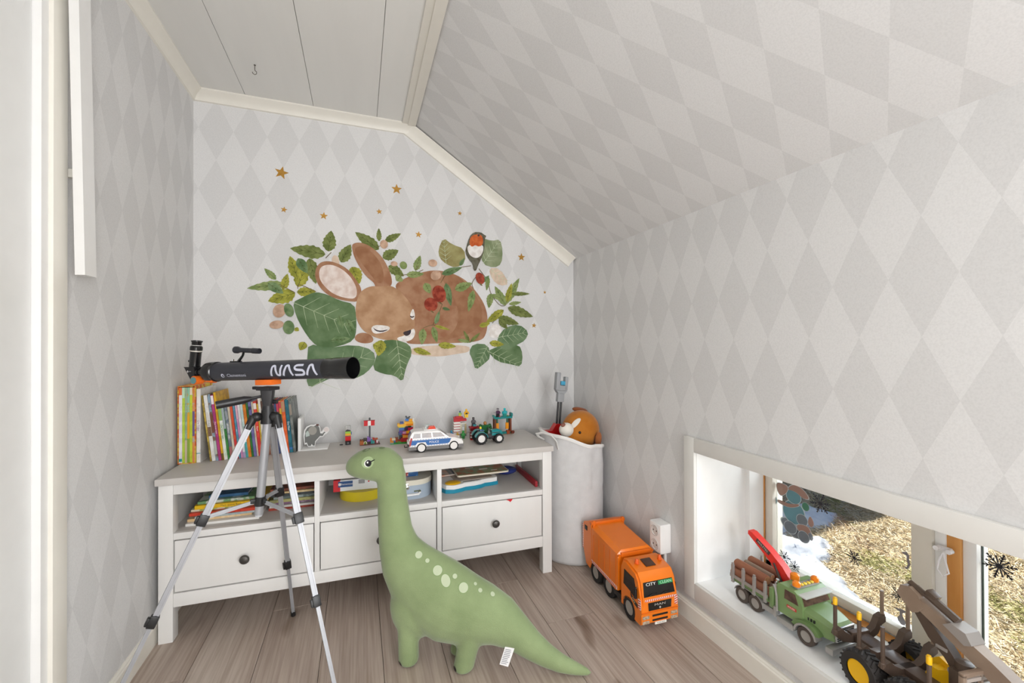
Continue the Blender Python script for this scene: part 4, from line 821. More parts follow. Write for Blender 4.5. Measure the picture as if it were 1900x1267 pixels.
# finder scope
F0 = TP(-.140, -.004, .071); fd = (ax*.985-upv*.075+sidev*.05).normalized()
FF = frame(F0, sidev, fd.cross(sidev))
if FF.col[2].xyz.dot(fd) < 0: FF = frame(F0, -sidev, fd.cross(sidev))
b = MB(); b.lathe([(.0085, 0), (.0115, .001), (.0118, .012), (.0095, .018), (.0078, .026), (.0078, .074), (.0092, .076), (.0092, .104), (.0080, .104), (.0078, .098), (.0001, .098)], FF, 24); b.obj('finder_scope', mat('finder_grey', '2a2b31', .35), tel, sharp=30)
b = MB(); b.tube([F0+fd*.040-upv*.004, F0+fd*.034-upv*.018, F0+fd*.012-upv*.0405], [.0055, .0055, .0075], 8, .7); b.box(F0+fd*.002-upv*.0395, (.036, .016, .005), (0, 0, -al), .001); b.obj('finder_bracket', TBK, tel)
b = MB(); [b.cyl(F0+fd*o_-upv*.039, F0+fd*o_-upv*.032, .004, seg=10) for o_ in (-.012,)]; b.obj('finder_nut', CHR, tel)
# orange dovetail
b = MB(); b.box(TP(.0, 0, -.0375), (.066, .040, .017), Matrix((ax, -sidev, upv)).transposed(), .002); b.obj('dovetail', ORG, tel)
# lettering wrapped round the tube
LET = mat('lettering_silver', 'c9cbda', .4)
def wrap(t0, ang0, k=1.0):
    def f(p):
        an = ang0-p.y/RT
        return C+ax*(t0+p.x)+(sidev*math.cos(an)+upv*-math.sin(an))*(RT+.0006)
    return f
def stroke_letters(name, strokes, wd, size, t0, ang0, parent, m):
    b = MB(); f = wrap(t0, ang0)
    for st in strokes:
        pts = [Vector((x*size, y*size, 0)) for x, y in st]; fine = []
        for p, q in zip(pts[:-1], pts[1:]):
            for k in range(4): fine.append(p.lerp(q, k/4))
        fine.append(pts[-1]); L_, R_ = [], []
        for i, p in enumerate(fine):
            d = (fine[min(i+1, len(fine)-1)]-fine[max(i-1, 0)]).normalized(); n = Vector((-d.y, d.x, 0))*wd*size*.5
            L_.append(f(p+n)); R_.append(f(p-n))
        vl = [b.bm.verts.new(p) for p in L_]; vr = [b.bm.verts.new(p) for p in R_]
        for i in range(len(fine)-1): b.bm.faces.new((vl[i], vl[i+1], vr[i+1], vr[i]))
    return b.obj(name, m, parent)
def arc(cx, cy, rx, ry, a0, a1, n=7): return [(cx+rx*math.cos(math.radians(a0+(a1-a0)*k/(n-1))), cy+ry*math.sin(math.radians(a0+(a1-a0)*k/(n-1)))) for k in range(n)]
worm = [[(.0, 0), (.10, .74)]+arc(.22, .74, .12, .20, 180, 20)+[(.42, .26)]+arc(.54, .26, .12, .20, 200, 360)+[(.76, 1.0)],
        [(.84, 0), (1.05, .74)]+arc(1.17, .76, .12, .18, 170, 10)+[(1.50, .0)],
        [(2.24, .94), (1.90, .94)]+arc(1.88, .73, .21, .21, 90, 270)+[(2.08, .50)]+arc(2.10, .275, .21, .225, 90, -90)+[(1.64, .05)],
        [(2.44, 0), (2.65, .74)]+arc(2.77, .76, .12, .18, 170, 10)+[(3.10, .0)]]
worm = [[(x*1.62, y-.5) for x, y in st] for st in worm]
stroke_letters('lettering', worm, .21, .0345, .043, .02, tube, LET)
text('lettering', 'Clementoni', .0150, None, LET, tube, wrap(-.100, .42), sx=1.12)
b = MB(); f = wrap(-.158, .42)
pts = [f(Vector((.0068*math.cos(k*PI/8), .0068*math.sin(k*PI/8), 0))) for k in range(16)]
b.bm.faces.new([b.bm.verts.new(p) for p in pts]); em = b.obj('emblem', LET, tube)
b = MB(); f2 = wrap(-.1565, .45)
pts = [C+(p-C)*1.0+(p-C-ax*(p-C).dot(ax)).normalized()*.0004 for p in [f2(Vector((.0032*math.cos(k*PI/6), .0042*math.sin(k*PI/6), 0))) for k in range(12)]]
b.bm.faces.new([b.bm.verts.new(p) for p in pts]); b.obj('emblem_cut', TB, em) if False else b.obj('emblem_cut', TB, tube)
# ---------------------------------------------------------------- plush dinosaur
DT = Vector((.883, -.469, 0)).normalized(); DN = Vector((.469, .883, 0)).normalized()
do = Vector((.137, 1.387, 0))+DN*.05
dino = thing('plush_dinosaur', 'large pale green plush long-necked dinosaur standing on the floor', 'plush toy', do, math.atan2(DT.y, DT.x))
PL = mat('plush_green', '8f9f74', .9, c2='829268', scale=9, bump=.35, bscale=420, sheen=.35, spec=.15)
def sect(u, z, rl, rn, tu, tz, seg=20):
    """ring around (u,z), tangent (tu,tz): rl in-plane radius, rn lateral radius"""
    n = Vector((-tz, 0, tu)).normalized()
    return [Vector((u, 0, z))+n*rl*math.cos(2*PI*k/seg)+Vector((0, 1, 0))*rn*math.sin(2*PI*k/seg) for k in range(seg)]
def spine(P):
    R = []
    for i, (u, z, rl, rn) in enumerate(P):
        a, c = P[max(i-1, 0)], P[min(i+1, len(P)-1)]; R.append(sect(u, z, rl, rn, c[0]-a[0], c[1]-a[1]))
    return R
b = MB()
b.loft(spine([(-.066, .648, .030, .028), (-.067, .60, .047, .042), (-.066, .54, .0475, .044), (-.061, .48, .052, .046), (-.055, .42, .0555, .049), (-.044, .37, .066, .054), (-.020, .320, .088, .062), (.022, .268, .112, .070), (.072, .222, .127, .076), (.13, .190, .127, .079), (.195, .174, .110, .077), (.25, .163, .094, .070), (.303, .146, .076, .058), (.350, .115, .057, .046), (.40, .078, .044, .036), (.445, .051, .035, .030), (.49, .0315, .027, .025), (.535, .020, .019, .018), (.572, .013, .011, .011), (.585, .011, .003, .003)]))
b.ell((.016, 0, .175), (.086, .066, .105), None, 20, 12)
b.loft(spine([(-.034, .650, .012, .012), (-.046, .641, .036, .032), (-.070, .634, .054, .044), (-.105, .631, .0575, .049), (-.140, .630, .0550, .048), (-.172, .626, .0475, .044), (-.198, .619, .037, .036), (-.216, .614, .024, .024), (-.226, .612, .008, .008)]))
def leg(u0, z0, u1, y0, y1, r0, r1):
    b.loft([[Vector((u0+(u1-u0)*f+r*math.cos(2*PI*k/18), y0+(y1-y0)*f+r*math.sin(2*PI*k/18), z)) for k in range(18)] for f, z, r in ((0, z0, r0), (.4, z0*.62, r0*.98), (.75, z0*.25, r1*1.03), (.93, .010, r1*1.02), (1, .001, r1*.82))])
leg(-.001, .17, .001, -.026, -.024, .034, .032); leg(.222, .17, .181, -.028, -.026, .038, .033)
leg(-.030, .16, -.034, .040, .046, .032, .030); leg(.200, .16, .146, .040, .046, .034, .031)
body = blob(b, 'body', PL, dino, .0062, 7)
bv = BVHTree.FromPolygons([v.co[:] for v in body.data.vertices], [p.vertices[:] for p in body.data.polygons])
def patch(name, c, r1, r2, m, rot=0.0, lift=.0007, parent=None):
    """small sewn patch lying on the body skin around point c"""
    loc, nrm, _, _ = bv.find_nearest(Vector(c)); up_ = Vector((0, 0, 1)); u = up_.cross(nrm).normalized(); v = nrm.cross(u)
    b = MB(); n = 20; prev = None
    def hit(x, y):
        q = loc+u*x+v*y; h = bv.ray_cast(q+nrm*.05, -nrm)
        return (h[0]+nrm*lift) if h[0] is not None else q+nrm*lift
    c0 = b.bm.verts.new(hit(0, 0))
    for f in (.35, .7, 1.0):
        rg = []
        for k in range(n):
            a = 2*PI*k/n; x, y = r1*f*math.cos(a), r2*f*math.sin(a)
            rg.append(b.bm.verts.new(hit(x*math.cos(rot)-y*math.sin(rot), x*math.sin(rot)+y*math.cos(rot))))
        for k in range(n):
            if prev is None: b.bm.faces.new((c0, rg[k], rg[(k+1) % n]))
            else: b.bm.faces.new((prev[k], rg[k], rg[(k+1) % n], prev[(k+1) % n]))
        prev = rg
    return b.obj(name, m, parent or dino, sharp=80)
SPM = mat('spot_cream', 'b9c3a4', .85, bump=.3, bscale=400); SPE = mat('spot_edge', '7f9564', .9)
for c, r, e_ in (((.0401, -.0368, .3577), .0112, 1), ((.0692, -.0382, .3415), .0066, 1), ((.105, -.0446, .3167), .0146, 1), ((.1336, -.0522, .2909), .0138, 1.35), ((.1589, -.0374, .2982), .0074, 1), ((.1894, -.0473, .2706), .0146, 1), ((.222, -.0249, .2724), .0052, 1), ((.2394, -.0328, .2579), .0066, 1), ((.2771, -.0238, .2439), .0074, 1)):
    patch('spot_edge', c, r*1.14, r*1.14*e_, SPE, .35, .0006); patch('spot', c, r, r*e_, SPM, .35, .0012)
EYB = mat('eye_black', '17151a', .15); EYW = mat('eye_white', 'eef0ea', .4); EYG = mat('eye_green', 'a3b688', .8)
patch('eye_rim', (-.1290, -.0456, .6480), .0215, .0190, EYG, .2, .0006); patch('eye_white', (-.1275, -.0456, .6450), .0128, .0114, EYW, .3, .0012); patch('eye_pupil', (-.1250, -.0458, .6455), .0108, .0104, EYB, 0, .0019); patch('eye_glint', (-.1275, -.0458, .6480), .0030, .0032, EYW, 0, .0027); patch('eyelash', (-.1130, -.0465, .6535), .0105, .0018, EYB, .5, .0022)
def toppatch(name, u, y, ru, ry, m):
    b = MB(); pts = []
    for k in range(14):
        a = 2*PI*k/14; h = bv.ray_cast(Vector((u+ru*math.cos(a), y+ry*math.sin(a), .9)), Vector((0, 0, -1))); pts.append(h[0]+h[1]*.0008)
    vs = [b.bm.verts.new(p) for p in pts]; b.bm.faces.new(vs); return b.obj(name, m, dino)
HS = mat('head_spot', '6f7f5a', .9)
for u, y, r in ((-.098, -.006, .010), (-.150, -.012, .013), (-.165, .012, .008), (-.125, .018, .008)): toppatch('head_spot', u, y, r, r*.8, HS)
for c in ((-.022, -.05, .012), (.156, -.05, .014)): patch('claw', c, .010, .0085, EYB, .2, .0012)
b = MB(); b.loft([[Vector((x, -.040-.004*f+e, z)) for x, z, f in ((.322, .104, 0), (.351, .100, 0), (.329, .036, 1), (.302, .041, 1))] for e in (0, .0008)])
tg_ = b.obj('care_label', mat('label_white', 'f1f0f0', .6), dino)
b = MB(); random.seed(3)
for k in range(9):
    z0 = .089-k*.0052; w0 = .016+.006*random.random(); x0 = .3205-(k*.0052)*.33
    b.loft([[Vector((x, -.0413-.004*(.104-z)/.065+e, z)) for x, z in ((x0, z0), (x0+w0, z0-.0016), (x0+w0-.0005, z0-.0033), (x0-.0005, z0-.0017))] for e in (0, .0003)])
o = b.obj('fine_print', mat('print_grey', '8f9096', .6), tg_); o['kind'] = 'stuff'
# ---------------------------------------------------------------- laundry bag with plush dog and grabber
BC = (.990, 1.885); BR = .152
CLO = mat('bag_cotton', 'd2d1d1', .9, bump=.25, bscale=260, c2='cac9c9')
bag = thing('storage_bag', 'tall white cotton storage bag standing in the right corner beside the sideboard', 'bag', (BC[0], BC[1], 0))
random.seed(11)
def bagring(z, k, seg=64):
    out = []
    for i in range(seg):
        a = 2*PI*i/seg; c, s_ = math.cos(a), math.sin(a)
        r = BR*k*(1+.018*math.sin(3*a+z*9)+.012*math.sin(7*a-z*14+1.0)+.008*math.sin(11*a+z*21)+max(0, z-.25)*(.05*math.sin(9*a+z*6)+.04*math.sin(14*a-z*17)))
        out.append(Vector((r*c, r*s_, z)))
    return out
def rimz(a_c, top): return top-.018*a_c
b = MB(); outer, inner = [], []
for z, k in ((.0, .86), (.004, .95), (.02, .99), (.1, 1.01), (.2, 1.0), (.3, 1.0), (.4, .995), (.5, 1.0), (.56, 1.0), (.585, 1.01)):
    rg = bagring(z, k)
    if z > .3: rg = [Vector((p.x, p.y, p.z-.024+(-.034*p.x/BR+.012*max(0, -p.x/BR)+.004*math.sin(5*math.atan2(p.y, p.x)))*min(1, (z-.3)/.2))) for p in rg]
    outer.append(rg)
top = outer[-1]
for dz, k in ((0, .985), (-.05, .97), (-.2, .95)): inner.append([Vector((p.x*k, p.y*k, p.z+dz)) for p in top])
b.loft(outer+inner, True); b.obj('bag_body', CLO, bag, sharp=60)
b = MB(); b.tube([(p.x*1.008, p.y*1.008, p.z) for p in top]+[(top[0].x*1.008, top[0].y*1.008, top[0].z)], .0055, 6, 1.6, True); b.obj('hem', mat('bag_hem', 'e6e4e1', .85, bump=.2, bscale=300), bag)
zr = .578
b = MB(); b.tube([(-.118, -.094, zr-.04), (-.130, -.100, zr), (-.152, -.092, zr+.026), (-.184, -.066, zr+.036), (-.200, -.038, zr+.026), (-.184, -.018, zr+.008), (-.150, -.010, zr-.012)], .0085, 8, .45)
b.obj('handle', MATS['bag_hem'], bag)
dog = thing('plush_animal', 'golden brown plush animal with white muzzle poking its head out of the white bag', 'plush toy', (1.034, 1.893, .392))
DOG = mat('plush_tan', 'c07a2f', .9, c2='b06a22', scale=14, bump=.35, bscale=380, sheen=.3, spec=.15); DW = mat('plush_white', 'eae4da', .9, bump=.3, bscale=380, sheen=.3); DBR = mat('plush_brown', '8a4a22', .9, bump=.3, bscale=380, sheen=.3)
b = MB(); b.ell((.012, -.002, .205), (.096, .088, .098), (0, .1, 0), 28, 18); b.ell((-.045, -.03, .175), (.060, .055, .055), None, 20, 12); b.ell((-.01, 0, .10), (.075, .07, .09), None, 20, 12)
dh = blob(b, 'head', DOG, dog, .006, 5)
b = MB(); b.ell((-.093, -.052, .222), (.036, .032, .034), None, 20, 12); b.obj('muzzle', DW, dog)
dbv = BVHTree.FromPolygons([v.co[:] for v in dh.data.vertices], [p.vertices[:] for p in dh.data.polygons])
cd = Vector((1.034, 1.893, .392)); 
def onhead(dirv, lift=.002):
    c = Vector((.0, -.005, .19)); h = dbv.ray_cast(c+Vector(dirv).normalized()*.4, -Vector(dirv).normalized()); return h[0]+h[1]*lift, h[1]
def headpatch(name, ctr, u, ru, rv, m, lift=.0015):
    p, n = onhead(ctr); u = Vector(u); u = (u-n*u.dot(n)).normalized(); v = n.cross(u); b = MB(); prev = None
    def hh(x, y):
        q = p+u*x+v*y; h = dbv.ray_cast(q+n*.1, -n); return (h[0]+h[1]*lift) if h[0] is not None else q
    c0 = b.bm.verts.new(hh(0, 0))
    for f in (.5, 1):
        rg = [b.bm.verts.new(hh(ru*f*math.cos(2*PI*k/16), rv*f*math.sin(2*PI*k/16))) for k in range(16)]
        for k in range(16):
            if prev is None: b.bm.faces.new((c0, rg[k], rg[(k+1) % 16]))
            else: b.bm.faces.new((prev[k], rg[k], rg[(k+1) % 16], prev[(k+1) % 16]))
        prev = rg
    return b.obj(name, m, dog, sharp=80)
headpatch('blaze', (-.55, -.62, .72), (.8, 0, .6), .034, .013, DW)
b = MB(); b.ell((-.116, -.064, .249), (.012, .010, .008), (.3, -.5, 0), 14, 8); b.obj('nose', mat('nose_brown', '8a5848', .6), dog)
p, n = onhead((-.42, -.9, .24)); b = MB(); b.ell(p-n*.001, (.0068, .0068, .0068), None, 14, 8); b.obj('eye', EYB, dog)
for base, ctr, rr_ in (((.052, -.088, .160), (.060, -.092, .172), (.020, .013, .040)), ((.02, .04, .298), (.035, .045, .296), (.050, .022, .014))):
    b = MB(); b.ell(ctr, rr_, (.25, -.2, .3) if rr_[2] > .03 else (0, .22, .2), 18, 12); b.obj('ear', DBR if rr_[2] < .03 else mat('plush_rust', '9c5a2a', .9, bump=.3, bscale=380, sheen=.3), dog)
gr = thing('toy_grabber', 'toy grabber with grey jaw, black rods and red grip sticking out of the white bag', 'toy', (.935, 1.965, .36))
GRY = mat('grabber_grey', '9a9c9f', .45); GRED = mat('grabber_red', 'c4141c', .3)
tl = Matrix.Rotation(math.radians(5), 4, 'Y')
b = MB(); b.mx = tl
for dx in (-.008, .008): b.cyl((dx, 0, .15), (dx, 0, .385), .0055, seg=10)
b.obj('rod', BLACK, gr)['kind'] = 'stuff'
b = MB(); b.mx = tl; b.box((0, 0, .395), (.036, .028, .044), None, .004); b.loft([[Vector((x, y, z)) for x, y in ((-w_, -.015), (w_, -.015), (w_, .015), (-w_, .015))] for w_, z in ((.018, .417), (.030, .432))]); b.box((-.022, 0, .478), (.022, .032, .09), None, .004); b.box((.0245, 0, .468), (.017, .030, .07), None, .004); b.box((.0, 0, .445), (.05, .03, .026), None, .003); b.obj('jaw', GRY, gr)
b = MB(); b.mx = tl; b.box((.004, -.004, .470), (.024, .026, .02), None, .003); b.obj('jaw_clip', mat('clip_blue', '3f9fc4', .4), gr)
b = MB(); b.mx = tl; b.prism([(-.085, .20), (-.082, .222), (-.038, .228), (-.018, .262), (.012, .262), (.03, .235), (.022, .19), (-.02, .19)], -.018, .018, frame((0, 0, 0), (1, 0, 0), (0, 0, 1))); b.obj('grip', GRED, gr)
# ---------------------------------------------------------------- orange refuse truck
tr_o = Vector((.947, 1.348, 0))
tr = thing('refuse_truck', 'orange toy refuse truck parked on the floor by the right wall', 'toy truck', tr_o, math.atan2(-.999, -.039))   # local x forward, local y = left when facing forward
OR = mat('truck_orange', 'f07c14', .3, coat=.3); OD = mat('truck_orange_deep', 'e06c10', .4); TDK = mat('truck_dark', '262525', .5); GLS = mat('truck_window', '1a1817', .08, spec=.6)
# local frame: side facing the camera is y = 0, far side y = +.155
Wt = .155
b = MB(); b.b2(-.27, .06, .030, .125, .030, .062, .003); b.b2(-.27, -.06, .018, .137, .052, .070); b.obj('chassis', TDK, tr)
b = MB(); P = [(-.288, .074), (-.288, .222), (-.282, .240), (-.078, .222), (-.072, .210), (-.072, .068), (-.09, .062)]
b.loft([[Vector((x, y, z+dz*(1 if z > .2 else 0))) for x, z in P] for y, dz in ((-.002, -.016), (.016, 0), (.139, 0), (.157, -.016))]); bx = b.obj('body', OR, tr, sharp=25)
b = MB(); b.b2(-.0735, -.066, .010, .145, .196, .214, .002); b.b2(-.0735, -.068, -.002, .157, .200, .206); b.obj('front_rail', OD, bx)
b = MB(); [b.b2(-.27+k*.045, -.267+k*.045, -.0035, -.001, .085, .200) for k in range(5)]; o = b.obj('side_rib', OD, bx); o['kind'] = 'stuff'
b = MB(); P = [(-.285, .072), (-.287, .238), (-.310, .244), (-.356, .226), (-.366, .200), (-.366, .120), (-.335, .048), (-.300, .042)]
b.loft([[Vector((x, y, z)) for x, z in P] for y in (-.003, .158)]); tg = b.obj('tailgate', OR, tr, sharp=25)
b = MB(); b.b2(-.300, -.278, -.006, .161, .236, .250, .004); b.b2(-.285, -.275, .0, .012, .226, .256, .002); b.b2(-.285, -.275, .143, .155, .226, .256, .002); b.obj('hinge_bar', OD, tg)
b = MB(); b.b2(-.345, -.322, -.0055, -.002, .196, .216, .002); b.obj('handle', TDK, tg)
STR = mat('stripe_white', 'f0ece6', .4); STRR = mat('stripe_red', 'cf3a24', .4)
def hazard(name, parent, p0, du, dv, nrm, L_, H_, n, flip=1):
    """red and white hazard strip: p0 corner, along du, up dv"""
    p0, du, dv, nrm = Vector(p0), Vector(du).normalized(), Vector(dv).normalized(), Vector(nrm).normalized()
    b = MB(); b.mi = 0; b.loft([[p0+nrm*e+du*a_+dv*c_ for a_, c_ in ((0, 0), (L_, 0), (L_, H_), (0, H_))] for e in (-.0005, .0005)])
    b.mi = 1; s_ = L_/n
    for k in range(n): b.loft([[p0+nrm*e+du*(s_*k+a_)+dv*c_ for a_, c_ in ((.0 if flip > 0 else s_*.45, 0), (s_*.5 if flip > 0 else s_*.95, 0), (s_*.95 if flip > 0 else s_*.5, H_), (s_*.45 if flip > 0 else 0, H_))] for e in (.0004, .0009)])
    o = b.obj(name, [STR, STRR], parent); return o
hazard('hazard_strip', bx, (-.285, -.0025, .074), (1, 0, -.03), (0, 0, 1), (0, -1, 0), .205, .012, 22)
hazard('hazard_strip', tg, (-.3662, -.0034, .105), (0, 0, 1), (1, 0, 0), (0, -1, 0), .11, .007, 14)
# cab
b = MB()
prof = [(-.052, .034), (-.052, .190), (-.044, .206), (-.02, .210), (.045, .196), (.064, .172), (.078, .118), (.080, .030), (.072, .022), (.036, .022), (.036, .052), (.022, .076), (-.022, .076), (-.036, .052), (-.036, .034)]
b.loft([[Vector((x, y, z)) for x, z in prof] for y in (.0, .155)]); cab = b.obj('cab', OR, tr, sharp=25)
bmx = bmesh.new(); bmx.from_mesh(cab.data)
es = [e for e in bmx.edges if abs(e.verts[0].co.y-e.verts[1].co.y) < 1e-5 and max(e.verts[0].co.z, e.verts[1].co.z) > .1 and min(e.verts[0].co.z, e.verts[1].co.z) > .1 and max(e.verts[0].co.x, e.verts[1].co.x) > -.05]
bmesh.ops.bevel(bmx, geom=es, offset=.007, segments=2, affect='EDGES'); bmx.to_mesh(cab.data); bmx.free(); cab.data.shade_smooth(); cab.data.set_sharp_from_angle(angle=math.radians(25))
def front(z):   # x of the cab front at height z
    for (x0, z0), (x1, z1) in zip(prof[4:8], prof[5:9]):
        if z1 <= z <= z0: return x0+(x1-x0)*(z0-z)/(z0-z1)
    return .08
b = MB(); b.loft([[Vector((front(z)+e, y, z)) for y, z in ((.012, .122), (.143, .122), (.139, .168), (.016, .168))] for e in (-.002, .0012)]); ws = b.obj('windscreen', GLS, tr)
fw_ = frame((front(.160)+.0018, .0775, .160), (0, 1, 0), (front(.168)-front(.152), 0, .016))
def fcab(y, z, e=.0018): return Vector((front(z)+e, y, z))
b = MB(); b.loft([[fcab(y, z, e) for y, z in ((.078, .1535), (.141, .1535), (.139, .1665), (.078, .1665))] for e in (.0008, .0016)]); b.obj('sun_strip', mat('strip_green', '1f8a4a', .4), ws)
def upr(y, z, e): return frame(fcab(y, z, e), (0, 1, 0), (front(z+.004)-front(z-.004), 0, .008))
text('lettering', 'CITY', .0135, upr(.046, .1602, .0022), TXT_W, ws, sx=1.45)
text('lettering', 'CLEAN', .0135, upr(.109, .1602, .0026), mat('print_mint', 'c9f0d4', .4), ws, sx=1.2)
b = MB(); [b.tube([fcab(y, .124, .003), fcab(y+.016, .130, .003), fcab(y+.038, .128, .003)], .0012, 6) for y in (.03, .085)]; o = b.obj('wiper', BLACK, ws); o['kind'] = 'stuff'
b = MB(); b.loft([[Vector((x, e, z)) for x, z in ((-.035, .118), (.010, .112), (.040, .100), (.052, .118), (.034, .170), (-.030, .174))] for e in (-.0012, .001)]); b.obj('side_window', GLS, tr)
b = MB(); b.loft([[Vector((x, .155+e, z)) for x, z in ((-.035, .118), (.010, .112), (.040, .100), (.052, .118), (.034, .170), (-.030, .174))] for e in (.0012, -.001)]); b.obj('side_window', GLS, tr)
b = MB(); b.loft([[fcab(y, z, e) for y, z in ((.030, .072), (.125, .072), (.127, .100), (.028, .100))] for e in (-.001, .0012)]); gl = b.obj('grille', GLS, tr)
text('lettering', 'MAN', .0115, frame(fcab(.0775, .0905, .0016), (0, 1, 0), (0, 0, 1)), mat('print_silver', 'b9b5ae', .3), gl, sx=1.9)
b = MB(); b.prism([(.0035*math.cos(k*PI/6), .004*math.sin(k*PI/6)) for k in range(12)], 0, .0006, frame(fcab(.0775, .079, .0012), (0, 1, 0), (0, 0, 1))); b.obj('badge', MATS['print_silver'], gl)
hazard('hazard_strip', tr, fcab(.015, .106, .001), (0, 1, .0), (front(.115)-front(.106), 0, .009), (1, 0, .1), .125, .007, 14)
hazard('hazard_strip', tr, fcab(.140, .078, .001), (0, 0, 1), (0, 1, 0), (1, 0, 0), .034, .012, 4)
hazard('hazard_strip', tr, (.060, -.0004, .078), (0, 0, 1), (1, 0, 0), (0, -1, 0), .034, .016, 4)
b = MB(); b.loft([[Vector((x, e, z)) for x, z in ((.012, .110), (.030, .094), (.056, .088), (.056, .074), (.034, .080), (.012, .098))] for e in (-.0012, .001)]); cp = b.obj('door_decal', TDK, tr)
text('lettering', 'City', .013, frame((.032, -.0016, .0905), (1, 0, -.3), (.2, 0, 1)), mat('print_cream', 'f0e6c0', .4), cp)
b = MB(); b.b2(.0785, .0825, .0, .155, .0655, .069, .001); b.obj('bumper_seam', OD, tr)
for z in (.050, .034): MB().b2(.0785, .0812, .045, .110, z, z+.0065, .001).obj('air_slot', BLACK, tr)
for y in (.018, .137):
    for z in (.050, .033): MB().b2(.0785, .0818, y-.014, y+.014, z-.005, z+.006, .0015).obj('headlamp', mat('lamp_glass', 'c9b8a4', .1, c2='8f7a62', scale=300), tr)
b = MB(); b.b2(.0795, .0822, .055, .103, .0215, .030); np_ = b.obj('number_plate', mat('plate_white', 'efece4', .4), tr)
text('lettering', 'M-AN 1013', .0065, frame((.0826, .079, .0257), (0, 1, 0), (0, 0, 1)), TXT_D, np_)
MB().box((.008, .0775, .2052), (.040, .042, .004), (0, math.atan2(.014, .065), 0), .001).obj('roof_hatch', mat('hatch_brown', '4a3024', .3), tr)
for y in (.032, .132):
    b = MB(); b.lathe([(.0001, 0), (.0085, 0), (.0085, .004), (.007, .005), (.0068, .013), (.005, .017), (.0001, .018)], frame((.004, y, .2055), (1, 0, 0), (0, 1, 0)), 14); b.obj('beacon', mat('beacon_orange', 'e8601a', .2), tr)
for y, s_ in ((-.006, -1), (.161, 1)):
    b = MB(); b.b2(.044, .056, y-.005, y+.005, .108, .142, .003); b.tube([(.05, y, .14), (.05, y-s_*.009, .15)], .0018, 6); b.obj('mirror', BLACK, tr)
b = MB(); b.b2(-.06, -.042, .006, .02, .03, .07); b.b2(-.13, -.06, .002, .028, .036, .058, .004); b.obj('side_tank', TDK, tr)
for x in (0, -.148, -.256):
    for y, s_ in ((.013, -1), (.142, 1)): wheel(tr, x, y, .0435, .0435, .026, s_, None, mat('truck_rim', 'aaa59e', .4, .3), 8, .58, 0)
# ---------------------------------------------------------------- timber truck on the sill
SZ = .1552
tt = thing('timber_truck', 'green toy timber truck with red loading crane and logs on the window sill', 'toy truck', (1.2135, .872, SZ), -PI/2)   # local x forward (-y world), local y = +x world
GN = mat('truck_green', '7a9560', .3, coat=.3); GD = mat('truck_green_dark', '66804e', .4); SV = mat('truck_silver', 'a9a6a2', .35, .4); TYR = mat('tyre_brown', '4a3f38', .7); CRD = mat('crane_red', 'e2352c', .3)
W2 = .135
b = MB(); b.b2(-.26, .05, .045, .090, .030, .048, .002); b.b2(-.25, -.05, .03, .105, .040, .05); b.obj('chassis', SV, tt)
for x in (0, -.166, -.217):
    for y, s_ in ((.010, -1), (W2-.010, 1)):
        wheel(tt, x, y, .026, .026, .020, s_, TYR, mat('rim_grey', 'a39d97', .35, .5), 8, .6, 0)
# load bed
b = MB(); b.b2(-.263, -.118, .002, W2-.002, .056, .063, .001); b.b2(-.261, -.12, .0, .004, .060, .074, .001); b.b2(-.261, -.12, W2-.004, W2, .060, .074, .001); bed = b.obj('load_bed', GD, tt)
b = MB(); b.b2(-.118, -.105, .004, W2-.004, .045, .105, .001); b.obj('bulkhead', GN, tt)
for x in (-.252, -.210, -.168, -.128):
    for y in (.0, W2):
        b = MB(); b.b2(x-.0045, x+.0045, y-.004, y+.004, .052, .112, .001); b.b2(x-.003, x+.003, y-.003, y+.003, .112, .118); b.obj('stake', SV, bed)
for y in (.0, W2): MB().b2(-.263, -.12, y-.002, y+.002, .068, .078).obj('side_rail', SV, bed)
for x0, x1 in ((-.255, -.128),):
    for y, s_ in ((-.001, -1), (W2-.021, 1)):
        n_ = 10; a1 = [(-.217-.026+.0*k, 0) for k in range(1)]
        top_ = [(-.217+.030*math.cos(math.radians(a)), .026+.030*math.sin(math.radians(a))) for a in range(170, 80, -15)]+[(-.166+.030*math.cos(math.radians(a)), .026+.030*math.sin(math.radians(a))) for a in range(90, -5, -15)]
        bot_ = [(-.166+.028*math.cos(math.radians(a)), .026+.028*math.sin(math.radians(a))) for a in range(0, 95, 15)]+[(-.217+.028*math.cos(math.radians(a)), .026+.028*math.sin(math.radians(a))) for a in range(90, 175, 15)]
        b = MB(); b.prism(top_+bot_, -y-.022, -y, frame((0, 0, 0), (1, 0, 0), (0, 0, 1))); b.obj('mudguard', SV, tt)
LOG = mat('log_bark', '9a6548', .7, c2='84503a', scale=30, stretch=(.2, 1, 1), bump=.3, bscale=60); LOG2 = mat('log_grey', '8d7a68', .7, c2='7a6656', scale=30, stretch=(.2, 1, 1), bump=.3)
